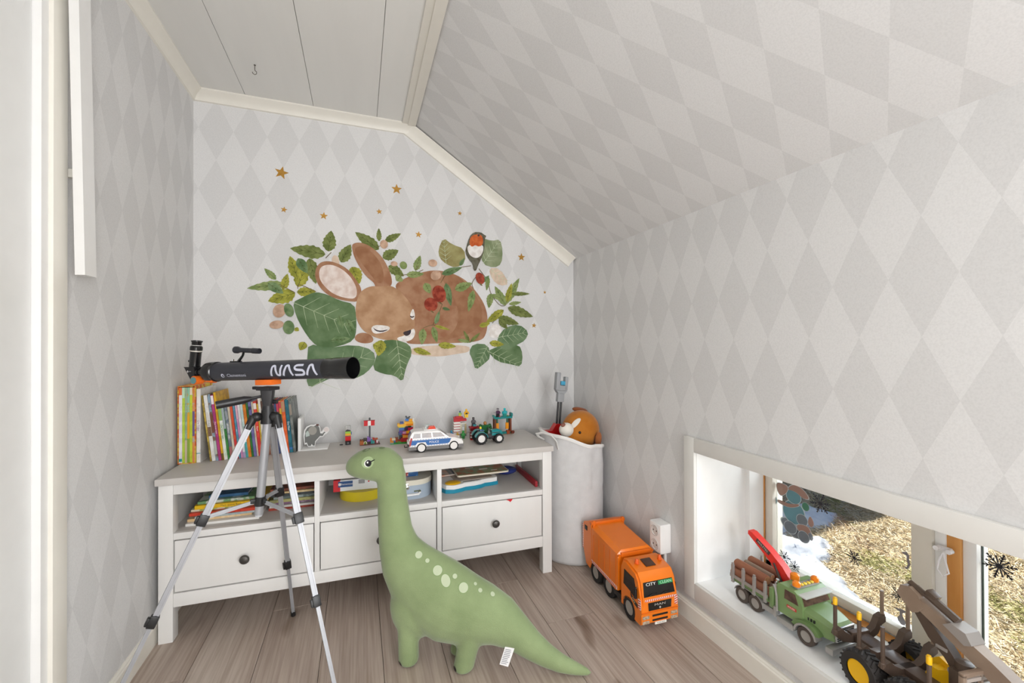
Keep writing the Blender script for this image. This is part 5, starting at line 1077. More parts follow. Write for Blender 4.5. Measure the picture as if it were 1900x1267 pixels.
for i, (y, z, r, m_, lb) in enumerate(((.0200, .0785, .0145, LOG, 'brown toy log low at the room side of the timber truck'), (.052, .0775, .0135, LOG2, 'toy log low in the middle of the timber truck bed'), (.085, .0775, .0135, LOG, 'toy log low on the window half of the truck bed'), (.115, .0785, .0145, LOG, 'toy log low against the window side stakes'), (.034, .1035, .0155, LOG, 'thick brown toy log lying on top at the room side'), (.067, .1015, .0115, LOG2, 'thin greyish toy log on top in the middle'), (.098, .1035, .0145, LOG, 'reddish toy log on top at the window side'))):
    t1 = thing('toy_log', lb, 'log', Vector((1.2135, .872, SZ))+Vector((y, .195, z)), -PI/2, 'logs on the timber truck')
    x0, x1 = (-.074, .072) if i < 4 else (-.073+.008*(i % 2), .056-.008*(i % 3))
    b = MB(); b.lathe([(r*.86, x0), (r, x0+.002), (r*1.02, (x0+x1)/2), (r, x1-.002), (r*.86, x1)], frame((0, 0, 0), (0, 1, 0), (0, 0, 1)), 16, False); b.obj('bark', m_, t1)
    for xe in (x0, x1): MB().lathe([(.0001, xe-.0004), (r*.87, xe-.0004), (r*.87, xe+.0004), (.0001, xe+.0004)], frame((0, 0, 0), (0, 1, 0), (0, 0, 1)), 14).obj('cut_end', mat('log_end', 'b98a66', .7, c2='a87850', scale=200), t1)
# cab and bonnet
b = MB(); P = [(-.092, .048), (-.092, .128), (-.084, .136), (-.038, .136), (-.024, .128), (-.012, .100), (-.012, .048)]
b.loft([[Vector((x, y, z)) for x, z in P] for y in (.006, W2-.006)]); cab2 = b.obj('cab', GN, tt, sharp=25)
b = MB()
b.loft([[Vector((x, W2/2+y*w_, z)) for y, z in ((-1, .044), (1, .044), (1, zt-.010), (.72, zt), (-.72, zt), (-1, zt-.010))] for x, w_, zt in ((-.014, .056, .100), (.025, .050, .094), (.055, .044, .086), (.062, .041, .080))]); b.obj('bonnet', GN, tt, sharp=25)
for y0, y1 in ((-.004, .022), (W2-.022, W2+.004)):
    arc_o = [(.034*math.cos(math.radians(a)), .026+.034*math.sin(math.radians(a))) for a in range(8, 178, 14)]; arc_i = [(.0285*math.cos(math.radians(a)), .026+.0285*math.sin(math.radians(a))) for a in range(176, 4, -14)]
    b = MB(); b.prism(arc_o+arc_i, -y1, -y0, frame((0, 0, 0), (1, 0, 0), (0, 0, 1))); b.obj('front_fender', SV, tt)
    arc_o = [(.046*math.cos(math.radians(a)), .026+.042*math.sin(math.radians(a))) for a in range(30, 160, 14)]; arc_i = [(.034*math.cos(math.radians(a)), .026+.034*math.sin(math.radians(a))) for a in range(156, 20, -14)]
    b = MB(); b.prism(arc_o+arc_i, -y1+.003, -y0-.003, frame((0, 0, 0), (1, 0, 0), (0, 0, 1))); b.obj('fender_skirt', GD, tt)
b = MB(); b.b2(.060, .0665, .030, W2-.030, .042, .080, .002); gr2 = b.obj('radiator', mat('chrome_grille', 'd8d6d2', .2, .8), tt)
for k in range(6): MB().b2(.066, .0674, .034, W2-.034, .046+k*.0055, .0485+k*.0055).obj('grille_slot', TDK, gr2)
b = MB(); b.b2(.052, .074, .004, W2-.004, .016, .034, .004); b.b2(.070, .075, .05, .085, .012, .022); b.obj('bumper', SV, tt)
b = MB(); b.loft([[Vector((x+e, y, z+e*.4)) for x, y, z in ((-.0118, .014, .101), (-.0118, W2-.014, .101), (-.0225, W2-.018, .127), (-.0225, .018, .127))] for e in (-.001, .0015)]); b.obj('windscreen', mat('brown_glass', '4c3a32', .08, c2='6d5648', scale=50), tt)
for y in (.006, W2-.006):
    b = MB(); b.loft([[Vector((x, y+e, z)) for x, z in ((-.068, .098), (-.024, .098), (-.034, .126), (-.066, .126))] for e in (-.001, .001)]); b.obj('side_window', MATS['brown_glass'], tt)
b = MB(); b.b2(-.030, -.004, .010, W2-.010, .1255, .130, .002); b.obj('sun_visor', mat('visor_grey', 'c9cbc6', .4), tt)
b = MB(); b.b2(-.060, -.036, .020, W2-.020, .1362, .142, .002); b.obj('light_bar', SV, tt)
BO = mat('beacon_amber', 'f0861c', .2); YL = mat('lamp_yellow', 'f0d24a', .3)
for y in (.028, W2-.028): MB().lathe([(.0001, 0), (.011, 0), (.011, .010), (.006, .0145), (.0001, .015)], frame((-.046, y, .1422), (1, 0, 0), (0, 1, 0)), 14).obj('beacon', BO, tt)
MB().lathe([(.0001, 0), (.013, 0), (.013, .014), (.008, .018), (.0001, .019)], frame((-.082, .07, .1362), (1, 0, 0), (0, 1, 0)), 14).obj('beacon', BO, tt)
for k in range(4): MB().ell((-.043, .046+k*.0145, .1445), (.006, .005, .004), None, 10, 6).obj('roof_lamp', YL, tt)
b = MB(); b.tube([(-.098, .012, .048), (-.098, .012, .128), (-.094, .012, .140)], .005, 10); b.obj('exhaust', CHR, tt)
b = MB(); b.tube([(-.086, -.002, .05), (-.086, -.004, .095), (-.090, -.004, .118), (-.098, -.002, .126)], .0028, 8); b.b2(-.096, -.088, -.006, .004, .03, .06, .001); b.obj('air_pipe', SV, tt)
b = MB(); b.b2(-.088, -.034, -.004, .026, .018, .036, .005); b.obj('fuel_tank', SV, tt); b = MB(); b.b2(-.145, -.10, .004, .03, .024, .042, .002); b.obj('tool_box', SV, tt)
b = MB(); b.b2(-.134, -.104, .018, .05, .043, .064, .003); b.obj('crane_base', CRD, tt)
b = MB(); b.b2(-.060, -.030, .0048, .0062, .076, .084); dd_ = b.obj('door_sign', mat('sign_red', 'c2453a', .4), tt)
text('lettering', 'HOLZER', .006, frame((-.045, .0045, .080), (1, 0, 0), (0, 0, 1)), TXT_W, dd_)
b = MB(); [b.b2(-.002+k*.008, .002+k*.008, W2/2-.0545, W2/2-.050, .070, .078) for k in range(3)]; o = b.obj('bonnet_vent', TDK, tt); o['kind'] = 'stuff'
# red crane, folded backwards over the logs
b = MB(); prof = [(-.100, .085), (-.086, .100), (-.092, .125), (-.120, .156), (-.165, .187), (-.232, .221), (-.246, .222), (-.247, .210), (-.206, .182), (-.160, .150), (-.132, .118), (-.124, .085)]
b.prism(prof, -.090, -.064, frame((0, 0, 0), (1, 0, 0), (0, 0, 1))); cr = b.obj('crane_arm', CRD, tt, sharp=20)
b = MB(); b.b2(-.118, -.088, .060, .094, .052, .092, .003); b.obj('crane_post', CRD, tt)
b = MB(); b.tube([(-.106, .060, .088), (-.128, .058, .128), (-.145, .058, .158)], [.0045, .004, .003], 8); b.obj('hydraulic_ram', mat('ram_dark', '4a4440', .4, .5), tt)
ang = math.atan2(.034, -.065); fr_ = frame((-.190, .0634, .190), (-.887, 0, .461), (.461, 0, .887))
fr_ = frame((-.188, .0635, .1905), (.82, 0, -.45), (.45, 0, .82))
b = MB(); b.loft([[fr_ @ Vector((x, y, e)) for x, y in ((-.028, -.007), (.028, -.007), (.028, .007), (-.028, .007))] for e in (.0, .0007)]); dk = b.obj('arm_decal', mat('decal_dark', '4a3a38', .4), cr)
text('lettering', 'HOLZTEC', .0095, fr_ @ Matrix.Translation((0, 0, .0011)), mat('print_beige', 'e8dccb', .4), dk)
# ---------------------------------------------------------------- log trailer with loader crane
tl_o = Vector((1.277, .70, SZ)); 
lt = thing('log_trailer', 'brown toy log trailer with yellow-rimmed wheels, stakes and a folded loader crane on the sill', 'toy trailer', tl_o, -PI/2-.145)   # x forward = -y world, y = +x world
BR_ = mat('trailer_brown', '5a4a40', .35, c2='524338'); YE = mat('trailer_yellow', 'f0ba12', .35); TYD = mat('tyre_dark', '2c2826', .75); CRB = mat('crane_taupe', '988473', .35, c2='8b7767')
b = MB(); b.b2(-.078, .30, -.022, .022, .062, .082, .004); b.b2(-.086, -.070, -.030, .030, .060, .088, .003); b.b2(.02, .26, -.045, .045, .060, .068, .002); b.obj('main_beam', BR_, lt)
def ltw(x, y, s_):
    w_ = wheel(lt, x, y, .047, .047, .040, s_, TYD, YE, 0, .60, 22); wheel_holes(lt, w_, x, y, .047, .047, .040, s_, BLACK, 5, .34, .035)
for x in (.0, .102):
    for y, s_ in ((-.079, -1), (.075, 1)): ltw(x, y, s_)
b = MB(); b.b2(.0, .102, -.055, -.040, .040, .056, .003); b.b2(.0, .102, .040, .055, .040, .056, .003); [b.cyl((x, -.07, .047), (x, .07, .047), .007, seg=10) for x in (.0, .102)]; b.obj('axle', BR_, lt)
for i, x in enumerate((-.078, -.013, .044, .141)):
    b = MB(); P = [(-.082, .086), (-.076, .100), (-.062, .104), (-.052, .094), (-.030, .082), (.030, .082), (.046, .092), (.060, .118), (.078, .124), (.083, .116), (.083, .104), (.070, .098), (.056, .074), (.03, .062), (-.03, .062), (-.062, .070)]
    b.prism(P, -.008, .008, frame((x, 0, 0), (0, 1, 0), (0, 0, 1))); bk = b.obj('bunk', BR_, lt)
    for y, z0, yel in ((-.077, .086, i != 2), (.080, .110, i in (2,))):
        b = MB(); b.tube([(x, y, z0), (x, y, z0+.012), (x, y, z0+.014), (x, y, .186)], [.0068, .0068, .0048, .0045], 10); st_ = b.obj('stake', BR_ if y < 0 else CRB, bk)
        if yel: MB().lathe([(.0001, 0), (.0053, 0), (.0053, .016), (.0035, .019), (.0001, .0195)], frame((x, y, .168), (1, 0, 0), (0, 1, 0)), 12).obj('stake_tip', YE, st_)
# crane pedestal, grille and booms
b = MB(); b.lathe([(.022, .082), (.024, .10), (.018, .115), (.016, .165), (.0001, .168)], frame((.150, .01, 0), (1, 0, 0), (0, 1, 0)), 16); b.box((.150, .01, .125), (.03, .05, .05), None, .004); b.obj('crane_pedestal', BR_, lt)
b = MB()
b.prism([(.058, .080), (.064, .108), (.080, .122), (.096, .116), (.104, .104), (.130, .110), (.142, .092), (.132, .078), (.09, .072)], -.066, -.044, frame((0, 0, 0), (1, 0, 0), (0, 0, 1)))
b.prism([(.070, .078), (.078, .106), (.098, .108), (.122, .124), (.140, .116), (.150, .090), (.128, .076)], -.036, -.014, frame((0, 0, 0), (1, 0, 0), (0, 0, 1)))
b.box((.105, .040, .096), (.05, .05, .018), (0, .15, 0), .004); b.cyl((.104, .040, .10), (.118, .035, .140), .010, .008, 12)
b.obj('grapple', YE, lt, sharp=30)
b = MB()
for y in (-.055, .045): b.b2(.182, .192, y-.005, y+.005, .070, .178, .002)
b.b2(.182, .192, -.06, .05, .170, .180, .002); b.b2(.184, .190, -.008, -.002, .08, .172)
hg = b.obj('headboard_frame', CRB, lt)
for k in range(5): MB().b2(.184, .190, -.05, .04, .086+k*.018, .094+k*.018, .001).obj('headboard_bar', mat('bar_grey', 'b7aca4', .4), hg)
def beam(name, pts, wd, m, par):
    """box beam through (x, z, height) stations, width wd around y=.01"""
    b = MB(); b.loft([[Vector((x+.012+dx*h, y, z-.012+dz*h)) for y, h in ((.01-wd/2, -h_), (.01+wd/2, -h_), (.01+wd/2, h_), (.01-wd/2, h_))] for x, z, h_, dx, dz in pts]); return b.obj(name, m, par, sharp=20)
lower = beam('lower_boom', [(.130, .150, .008, .8, .6), (.116, .174, .011, .8, .6), (.088, .202, .015, .8, .6), (.052, .243, .009, .8, .6), (.024, .276, .009, .8, .6)], .022, BR_, lt)
b = MB(); b.b2(.104, .126, -.004, .024, .170, .177, .001); b.cyl((.142, -.012, .140), (.142, .032, .140), .010, seg=14); b.obj('boom_joint', mat('joint_grey', '9a938e', .35), lower)
MB().prism([(.012, .262), (.020, .286), (.040, .292), (.058, .280), (.070, .256), (.058, .240), (.045, .232)], -.025, .006, frame((.012, 0, -.012), (1, 0, 0), (0, 0, 1))).obj('knuckle_plate', CRB, lt)
upper = beam('upper_boom', [(.022, .277, .011, .45, .9), (.075, .254, .014, .45, .9), (.130, .228, .016, .45, .9), (.185, .202, .018, .45, .9), (.222, .178, .022, .75, .66), (.232, .150, .020, 1, 0), (.226, .105, .018, 1, .1)], .030, CRB, lt)
b = MB(); b.mx = Matrix.Translation((.012, 0, -.012)); b.tube([(.030, .01, .296), (.075, .01, .280), (.118, .01, .261)], [.0065, .0065, .0065], 10); b.tube([(.070, .01, .286), (.128, .01, .260)], .0095, 10); b.box((.078, .012, .291), (.022, .02, .012), (0, .45, 0), .002); b.obj('boom_ram', BR_, upper)
b = MB(); b.prism([(.110, .246), (.125, .258), (.152, .252), (.163, .232), (.150, .224)], -.030, .010, frame((.012, 0, -.012), (1, 0, 0), (0, 0, 1))); b.obj('ram_bracket', MATS['joint_grey'], upper)
# ---------------------------------------------------------------- wall sticker outlines, wall coordinates (x, z) in mm
MUR_STARS=[(-333,1815,31,12),(177,1801,27,0),(-323,1647,15,10),(-156,1635,19,5),(94,1681,15,-8),(497,1713,13,0),(284,1584,18,6),(842,1506,23,0),(982,1318,10,0),(916,1131,15,5)]
MUR_P={'body': [(166,1323),(203,1352),(250,1375),(307,1396),(365,1409),(434,1403),(495,1383),(546,1350),(593,1296),(630,1241),(649,1170),(642,1088),(613,1045),(504,1035),(355,1032),(259,1028),(212,1038),(230,1134),(212,1230),(184,1286)],'head': [(31,1303),(62,1314),(93,1311),(147,1321),(184,1300),(217,1268),(245,1230),(261,1183),(266,1130),(257,1081),(230,1052),(175,1046),(102,1052),(48,1074),(13,1101),(-9,1140),(-17,1186),(-11,1242),(5,1281)],'ear_l': [(-177,1412),(-140,1425),(-90,1414),(-45,1386),(-13,1341),(15,1294),(3,1233),(-56,1236),(-115,1249),(-161,1280),(-189,1324),(-195,1370)],'ear_l_in': [(-165,1399),(-123,1409),(-74,1388),(-34,1350),(-8,1297),(-13,1249),(-56,1249),(-107,1264),(-144,1292),(-173,1331),(-177,1371)],'ear_r': [(-34,1506),(-17,1519),(9,1522),(44,1512),(80,1487),(111,1453),(134,1412),(152,1365),(155,1318),(116,1302),(75,1305),(71,1329),(31,1359),(-2,1409),(-25,1458)],'ear_r_in': [(-21,1495),(14,1507),(62,1478),(98,1433),(116,1378),(111,1330),(84,1329),(49,1374),(14,1419),(-13,1459)],'eye': [(53,1108),(71,1124),(111,1123),(145,1116),(140,1097),(102,1083),(66,1080)],'eye_line': [(62,1115),(77,1100),(102,1095),(131,1102),(134,1099),(104,1088),(75,1094)],'eye2': [(238,1173),(254,1210),(262,1197),(266,1163),(254,1146)],'eye2_line': [(240,1175),(249,1167),(262,1173),(262,1167),(249,1160),(241,1167)],'muzzle': [(176,1062),(216,1072),(245,1101),(261,1110),(268,1086),(254,1052),(216,1040),(182,1048)],'nose': [(205,1090),(235,1098),(247,1105),(244,1081),(226,1069),(212,1074)],'paw': [(-22,1048),(-15,1077),(22,1089),(62,1071),(68,1040),(22,1031)],'back_shade': [(395,1383),(454,1391),(495,1378),(546,1335),(588,1281),(619,1211),(614,1139),(546,1078),(424,1052),(364,1052),(454,1077),(494,1158),(474,1257),(424,1325)],'bird_back': [(531,1541),(547,1593),(570,1620),(610,1623),(629,1610),(641,1606),(631,1589),(628,1528),(609,1475),(593,1444),(583,1415),(569,1417),(565,1452),(541,1476),(524,1510)],'bird_belly': [(538,1547),(567,1554),(622,1558),(624,1527),(609,1496),(583,1481),(552,1492),(536,1521)],'bird_breast': [(547,1552),(550,1588),(570,1607),(610,1612),(623,1587),(620,1556),(597,1544),(578,1553),(562,1540)],'bird_eye': [(589,1606),(599,1611),(605,1604),(595,1597)],'tail': [(649,1099),(661,1127),(699,1140),(728,1115),(721,1078),(688,1058),(656,1068)],'BL1': [(-287,1224),(-254,1243),(-222,1262),(-189,1276),(-140,1265),(-90,1239),(-21,1223),(-13,1168),(-11,1103),(-22,1048),(-90,1019),(-165,1010),(-206,1039),(-246,1101),(-274,1163)],'BL2': [(-222,1034),(-140,1012),(-22,1029),(66,1001),(77,945),(35,890),(-22,862),(-65,865),(-107,875),(-157,857),(-218,825),(-232,870),(-226,968)],'BL3': [(102,1048),(175,1052),(240,1028),(251,980),(228,932),(216,894),(205,840),(165,875),(111,883),(59,909),(84,982)],'BL4': [(699,1063),(748,1120),(826,1137),(885,1095),(862,1047),(814,1024),(759,993),(710,1011)],'BL5': [(645,991),(693,1011),(737,1025),(826,1026),(848,973),(839,902),(781,917),(699,934)],'BL6': [(568,1032),(650,1027),(663,955),(629,925),(578,890),(564,946),(543,987)],'BL7': [(620,1594),(673,1582),(719,1596),(734,1535),(727,1462),(684,1437),(620,1454),(607,1526)],'BL8': [(410,1579),(455,1547),(521,1530),(528,1460),(475,1425),(425,1442),(390,1471),(383,1515)],'BL9': [(652,1435),(716,1439),(773,1355),(716,1342),(673,1374)],'cream': [(249,1019),(545,1027),(550,987),(484,978),(384,963),(287,972),(240,980)],'twig_tan': [(-119,1452),(-94,1453),(-85,1404),(-107,1366),(-123,1410)]}
MUR_L=[(-148,1454,-299,1472,43,0),(-137,1468,-123,1569,41,0),(-81,1420,-37,1510,38,0),(93,1494,-18,1571,39,0),(93,1535,92,1600,17,0),(121,1537,198,1582,24,0),(110,1453,186,1498,36,0),(137,1417,212,1369,34,0),(-32,1402,3,1321,45,2),(-266,1333,-299,1437,36,2),(-266,1294,-228,1415,41,2),(-276,1267,-388,1225,45,2),(-270,1271,-188,1278,30,2),(-316,1307,-471,1280,30,1),(-355,1325,-402,1374,20,1),(-327,1280,-308,1355,24,2),(-388,1308,-324,1262,26,4),(-218,1431,-189,1312,38,0),(-266,1428,-226,1360,28,4),(267,1400,293,1479,26,1),(197,1368,175,1343,28,1),(223,1376,312,1386,24,1),(315,1340,341,1287,26,1),(400,1388,510,1431,22,4),(469,1312,562,1351,32,1),(422,1345,449,1224,24,4),(569,1313,541,1197,26,1),(651,1391,641,1313,17,1),(664,1299,653,1220,26,1),(746,1245,829,1391,32,1),(749,1237,687,1340,30,1),(755,1256,784,1361,24,2),(780,1302,891,1306,16,0),(768,1245,840,1258,15,1),(760,1226,910,1179,38,0),(737,1213,635,1139,30,2),(725,1275,662,1294,20,1),(306,1108,299,1026,28,1),(355,1118,376,1036,22,1),(363,1124,444,1102,11,2),(257,1004,347,977,22,2),(382,1026,476,1016,24,2),(104,1050,88,971,39,2),(64,1029,120,1000,28,2),(-237,1041,-256,1002,24,2),(656,1035,739,1025,24,2),(600,1124,661,1140,19,2),(545,1039,515,1100,13,0),(551,1039,606,1090,13,0),(484,1052,556,1037,13,1),(367,1131,389,1200,15,4),(404,1215,444,1206,11,4),(-278,1105,-261,1092,13,2),(-90,1166,-73,1103,20,4),(-56,1149,-22,1075,22,4),(-124,1048,-39,1057,22,4),(705,1171,826,1137,32,0),(710,1161,759,1110,24,0),(609,1353,657,1396,13,4),(495,1438,521,1480,13,4)]
MUR_R=[(-341,1183,26,32,-20,3),(-302,1187,20,32,15,4),(-352,1120,30,19,10,3),(-303,1108,24,32,0,4),(355,1443,23,19,0,3),(209,1423,18,20,20,1),(116,1521,19,22,0,3),(164,1428,17,13,0,3),(370,1381,28,24,30,3)]
MUR_B=[(387,1286,35,45,15),(345,1231,34,36,30),(605,1377,24,32,20)]
MUR_T=[[(557,1442),(485,1427),(424,1394),(395,1343)],[(599,1429),(651,1365),(662,1294),(737,1213),(793,1309)],[(737,1213),(672,1140)],[(269,1400),(283,1425)],[(-148,1436),(-123,1465)],[(-266,1287),(-266,1313),(-189,1276)],[(355,1126),(384,1185),(404,1235)],[(-337,1301),(-278,1269)],[(84,1503),(121,1529)],[(306,1111),(355,1131),(404,1112)],[(198,1373),(269,1386),(307,1407)],[(569,1321),(557,1351),(598,1403)]]
# ---------------------------------------------------------------- wall sticker: sleeping rabbit among leaves (flat print on the back wall)
YM = YB-.0006
mur = thing('wall_sticker', 'large watercolour wall sticker of a sleeping brown rabbit among leaves', 'wall sticker', (0, YM, 0))
def wc(name, c, c2, scale=22, contrast=(.38, .62), bump=0): return mat(name, c, .8, c2=c2, scale=scale, contrast=contrast, spec=.15)
RB = wc('rabbit_brown', 'ab8468', '96694e', 16); RH = wc('rabbit_head', 'bc9878', 'a67f5f', 14); RD = wc('rabbit_dark', '9f7558', '906549', 18); RC = wc('rabbit_cream', 'e4d8d0', 'd2bdb2', 30); RW = wc('rabbit_white', 'ece8e4', 'd9d2cc', 40); INK = wc('ink', '3a3640', '4a3a34', 50)
G0 = wc('leaf_olive', '7e8850', '616c3a', 30); G1 = wc('leaf_green', '8f9c66', '72854f', 30); G2 = wc('leaf_lime', 'a8a648', '838535', 30); G3 = wc('leaf_pink', 'c9a890', 'b08f78', 40); G4 = wc('leaf_moss', '7d9268', '567048', 26)
BG = wc('big_leaf_green', '6f8560', '546d48', 14); BG2 = wc('big_leaf_teal', '748a68', '597350', 14); BP = wc('big_leaf_pale', '98a080', '7a8763', 16); BO_ = wc('big_leaf_ochre', 'a09a6a', '857a4c', 16); VN = wc('leaf_vein', 'c4cdb0', 'a9b692', 40); VD = wc('leaf_vein_dark', '4a5028', '3c4224', 40); BRY = wc('berry_red', 'a8503c', '7f3226', 40); TAN = wc('twig_tan', 'd8c4b0', 'c9b29c', 30); GOLD = mat('star_gold', 'b98a3a', .35, .4, c2='a87a2c', scale=60)
layer = [0]
def flat(name, pts, m, parent, smooth=2, dy=None):
    """closed outline rounded by corner cutting, 0.3 mm thick foil on the wall"""
    P = [Vector((x*.001, 0, z*.001)) for x, z in pts]
    for _ in range(smooth):
        Q = []
        for i in range(len(P)): a, c = P[i], P[(i+1) % len(P)]; Q += [a*.75+c*.25, a*.25+c*.75]
        P = Q
    layer[0] += 1; y1 = -(layer[0]*.00004 if dy is None else dy)
    b = MB(); b.prism([(p.x, p.z) for p in P], 0, .0003, frame((0, y1, 0), (1, 0, 0), (0, 0, 1))); return b.obj(name, m, parent, smooth=False)
def veins(b, segs, y1, wd):
    for p, q in segs:
        p, q = Vector(p), Vector(q); d = (q-p).normalized(); n = Vector((-d.y, d.x))*wd
        b.prism([tuple(p+n), tuple(p-n), tuple(q-n*.3), tuple(q+n*.3)], .0003, .00036, frame((0, y1, 0), (1, 0, 0), (0, 0, 1)))
def big(name, pts, m, mid):
    o = flat(name, pts, m, mur, 1); y1 = -(layer[0]*.00004); b = MB(); (a, c) = mid; a, c = Vector(a)*.001, Vector(c)*.001; d = c-a; n = Vector((-d.y, d.x)).normalized()
    sg = [(a, c)]
    for k in range(1, 6):
        p = a+d*(k/6.3)
        for s_ in (-1, 1): sg.append((p, p+d*.16+n*s_*d.length*.26*(1-.09*k)))
    veins(b, sg, y1, .0011); b.obj('vein', VN, o); return o
def cen(P): return (sum(p[0] for p in P)/len(P), sum(p[1] for p in P)/len(P))
Pm = MUR_P
flat('cream_wash', Pm['cream'], TAN, mur); 
def mid(k, i, j): return (Pm[k][i], Pm[k][j])
big('large_leaf', Pm['BL8'], BO_, mid('BL8', 5, 0)); big('large_leaf', Pm['BL7'], BP, mid('BL7', 6, 2)); big('large_leaf', Pm['BL9'], TAN, mid('BL9', 0, 2))
flat('twig_leaf', Pm['twig_tan'], TAN, mur)
LC = [G0, G1, G2, G3, G4]
def leaf(bx, bz, tx, tz, w_, k):
    bs, tp = Vector((bx, bz)), Vector((tx, tz)); d = tp-bs; L_ = d.length; d.normalize(); n = Vector((-d.y, d.x)); pts = []
    sh = [(0, 0), (.08, .45), (.2, .85), (.36, 1.0), (.55, .9), (.72, .66), (.87, .36), (1, 0)]
    ser = L_ > 60 and k in (0, 1, 2)
    def side(s_):
        out = []
        for (t0, a0), (t1, a1) in zip(sh[:-1], sh[1:]):
            out.append((t0, a0*s_))
            if ser and t0 > 0: out.append((t0+(t1-t0)*.62, (a0+(a1-a0)*.62)*.80*s_))
        return out
    A = side(1)+[(1, 0)]+[p for p in reversed(side(-1)) if p != (0, 0)]
    for t_, a_ in A: q = bs+d*(t_*L_)+n*(a_*w_*.80); pts.append((q.x, q.y))
    o = flat('leaf', pts, LC[k], mur, 1 if ser else 2); b = MB(); y1 = -(layer[0]*.00004); c = lambda v: v*.001
    sg = [(c(bs), c(bs+d*L_*.93))]
    if w_ > 20:
        for q in (.25, .45, .65):
            for s_ in (-1, 1): sg.append((c(bs+d*L_*q), c(bs+d*L_*(q+.16)+n*s_*w_*.36*(1.1-q*.6))))
    veins(b, sg, y1, .0007 if w_ < 30 else .0009); b.obj('vein', VD if k in (0, 2) else (VN if k == 3 else VD), o)
def rleaf(x, z, rx, rz, rot, k):
    a = math.radians(rot); pts = [(x+rx*math.cos(t_)*math.cos(a)-rz*math.sin(t_)*math.sin(a), z+rx*math.cos(t_)*math.sin(a)+rz*math.sin(t_)*math.cos(a)) for t_ in [2*PI*i/14 for i in range(14)]]
    return flat('round_leaf', pts, LC[k], mur, 1)
n_back = 20
for l in MUR_L[:n_back]: leaf(*l)
big('large_leaf', Pm['BL1'], BG, mid('BL1', 0, 8)); big('large_leaf', Pm['BL2'], BG2, mid('BL2', 10, 3))
flat('rabbit_body', Pm['body'], RB, mur); flat('body_shading', Pm['back_shade'], RD, mur)
flat('rabbit_ear', Pm['ear_r'], RB, mur); flat('inner_ear', Pm['ear_r_in'], RD, mur); flat('rabbit_ear', Pm['ear_l'], RB, mur); flat('inner_ear', Pm['ear_l_in'], RC, mur)
flat('rabbit_head', Pm['head'], RH, mur); flat('paw', Pm['paw'], RB, mur); flat('muzzle', Pm['muzzle'], RW, mur); flat('nose', Pm['nose'], INK, mur); flat('eye_patch', Pm['eye'], RW, mur); flat('closed_eye', Pm['eye_line'], INK, mur, 1); flat('eye_patch', Pm['eye2'], RW, mur); flat('closed_eye', Pm['eye2_line'], INK, mur, 1); flat('tail', Pm['tail'], RW, mur)
big('large_leaf', Pm['BL3'], BG, mid('BL3', 1, 6)); big('large_leaf', Pm['BL6'], BG2, mid('BL6', 1, 4)); big('large_leaf', Pm['BL5'], BG, mid('BL5', 0, 5)); big('large_leaf', Pm['BL4'], BG2, mid('BL4', 0, 3))
TWG = wc('twig_brown', '7a6a48', '5c4c34', 40)
for tw in MUR_T:
    layer[0] += 1; b = MB(); P = [Vector((x*.001, z*.001)) for x, z in tw]
    Q = P
    for _ in range(2):
        R = [Q[0]]
        for a, c in zip(Q[:-1], Q[1:]): R += [a*.75+c*.25, a*.25+c*.75]
        Q = R+[Q[-1]]
    L_, R_ = [], []
    for i, p in enumerate(Q):
        d = (Q[min(i+1, len(Q)-1)]-Q[max(i-1, 0)]).normalized(); n = Vector((-d.y, d.x))*.0016; L_.append(tuple(p+n)); R_.append(tuple(p-n))
    b.prism(L_+R_[::-1], 0, .0003, frame((0, -layer[0]*.00004, 0), (1, 0, 0), (0, 0, 1))); b.obj('twig', TWG, mur, smooth=False)
for l in MUR_L[n_back:]: leaf(*l)
for r in MUR_R: rleaf(*r)
for x, z, rx, rz, rot in MUR_B:
    a = math.radians(rot); pts = [(x+rx*math.cos(t_)*math.cos(a)-rz*math.sin(t_)*math.sin(a), z+rx*math.cos(t_)*math.sin(a)+rz*math.sin(t_)*math.cos(a)) for t_ in [2*PI*i/16 for i in range(16)]]
    o = flat('rose_hip', pts, BRY, mur, 1); flat('hip_crown', [(x-5+rx*.3, z-rz-5), (x+8+rx*.3, z-rz-8), (x+6, z-rz+6), (x-5, z-rz+6)], TWG, o, 1)
bd = flat('bird_back', Pm['bird_back'], wc('bird_grey', '6d6a5c', '55503f', 60), mur, 1); flat('bird_belly', Pm['bird_belly'], RW, mur); flat('bird_breast', Pm['bird_breast'], wc('bird_orange', 'cf6f3c', 'b9562c', 50), mur); flat('bird_eye', Pm['bird_eye'], INK, mur, 1)
SLB = ['gold star sticker highest and furthest left on the back wall', 'large gold star sticker high above the rabbit\'s ear, left of the slope', 'tiny gold star sticker below the highest left star', 'small gold star sticker above the upper left leaves', 'tiny gold star sticker below the large one above the rabbit\'s ears', 'tiny gold star sticker above the bird, close under the slope', 'small gold star sticker between the rabbit\'s ear and the bird', 'gold star sticker right of the bird, under the sloping trim', 'tiniest gold star sticker right of the right hand leaves', 'small gold star sticker lowest of all, right of the rabbit\'s tail']
for (x, z, r, rot), lb in zip(MUR_STARS, SLB):
    b = MB(); b.prism([((r if k % 2 == 0 else r*.42)*.001*math.sin(k*PI/5+math.radians(rot)), (r if k % 2 == 0 else r*.42)*.001*math.cos(k*PI/5+math.radians(rot))) for k in range(10)], 0, .0006, frame((0, 0, 0), (1, 0, 0), (0, 0, 1)))
    o = b.obj('star_sticker', GOLD, None, smooth=False); o.location = (x*.001, YB-.0002, z*.001); tag(o, lb, 'sticker', 'gold star stickers on the back wall')
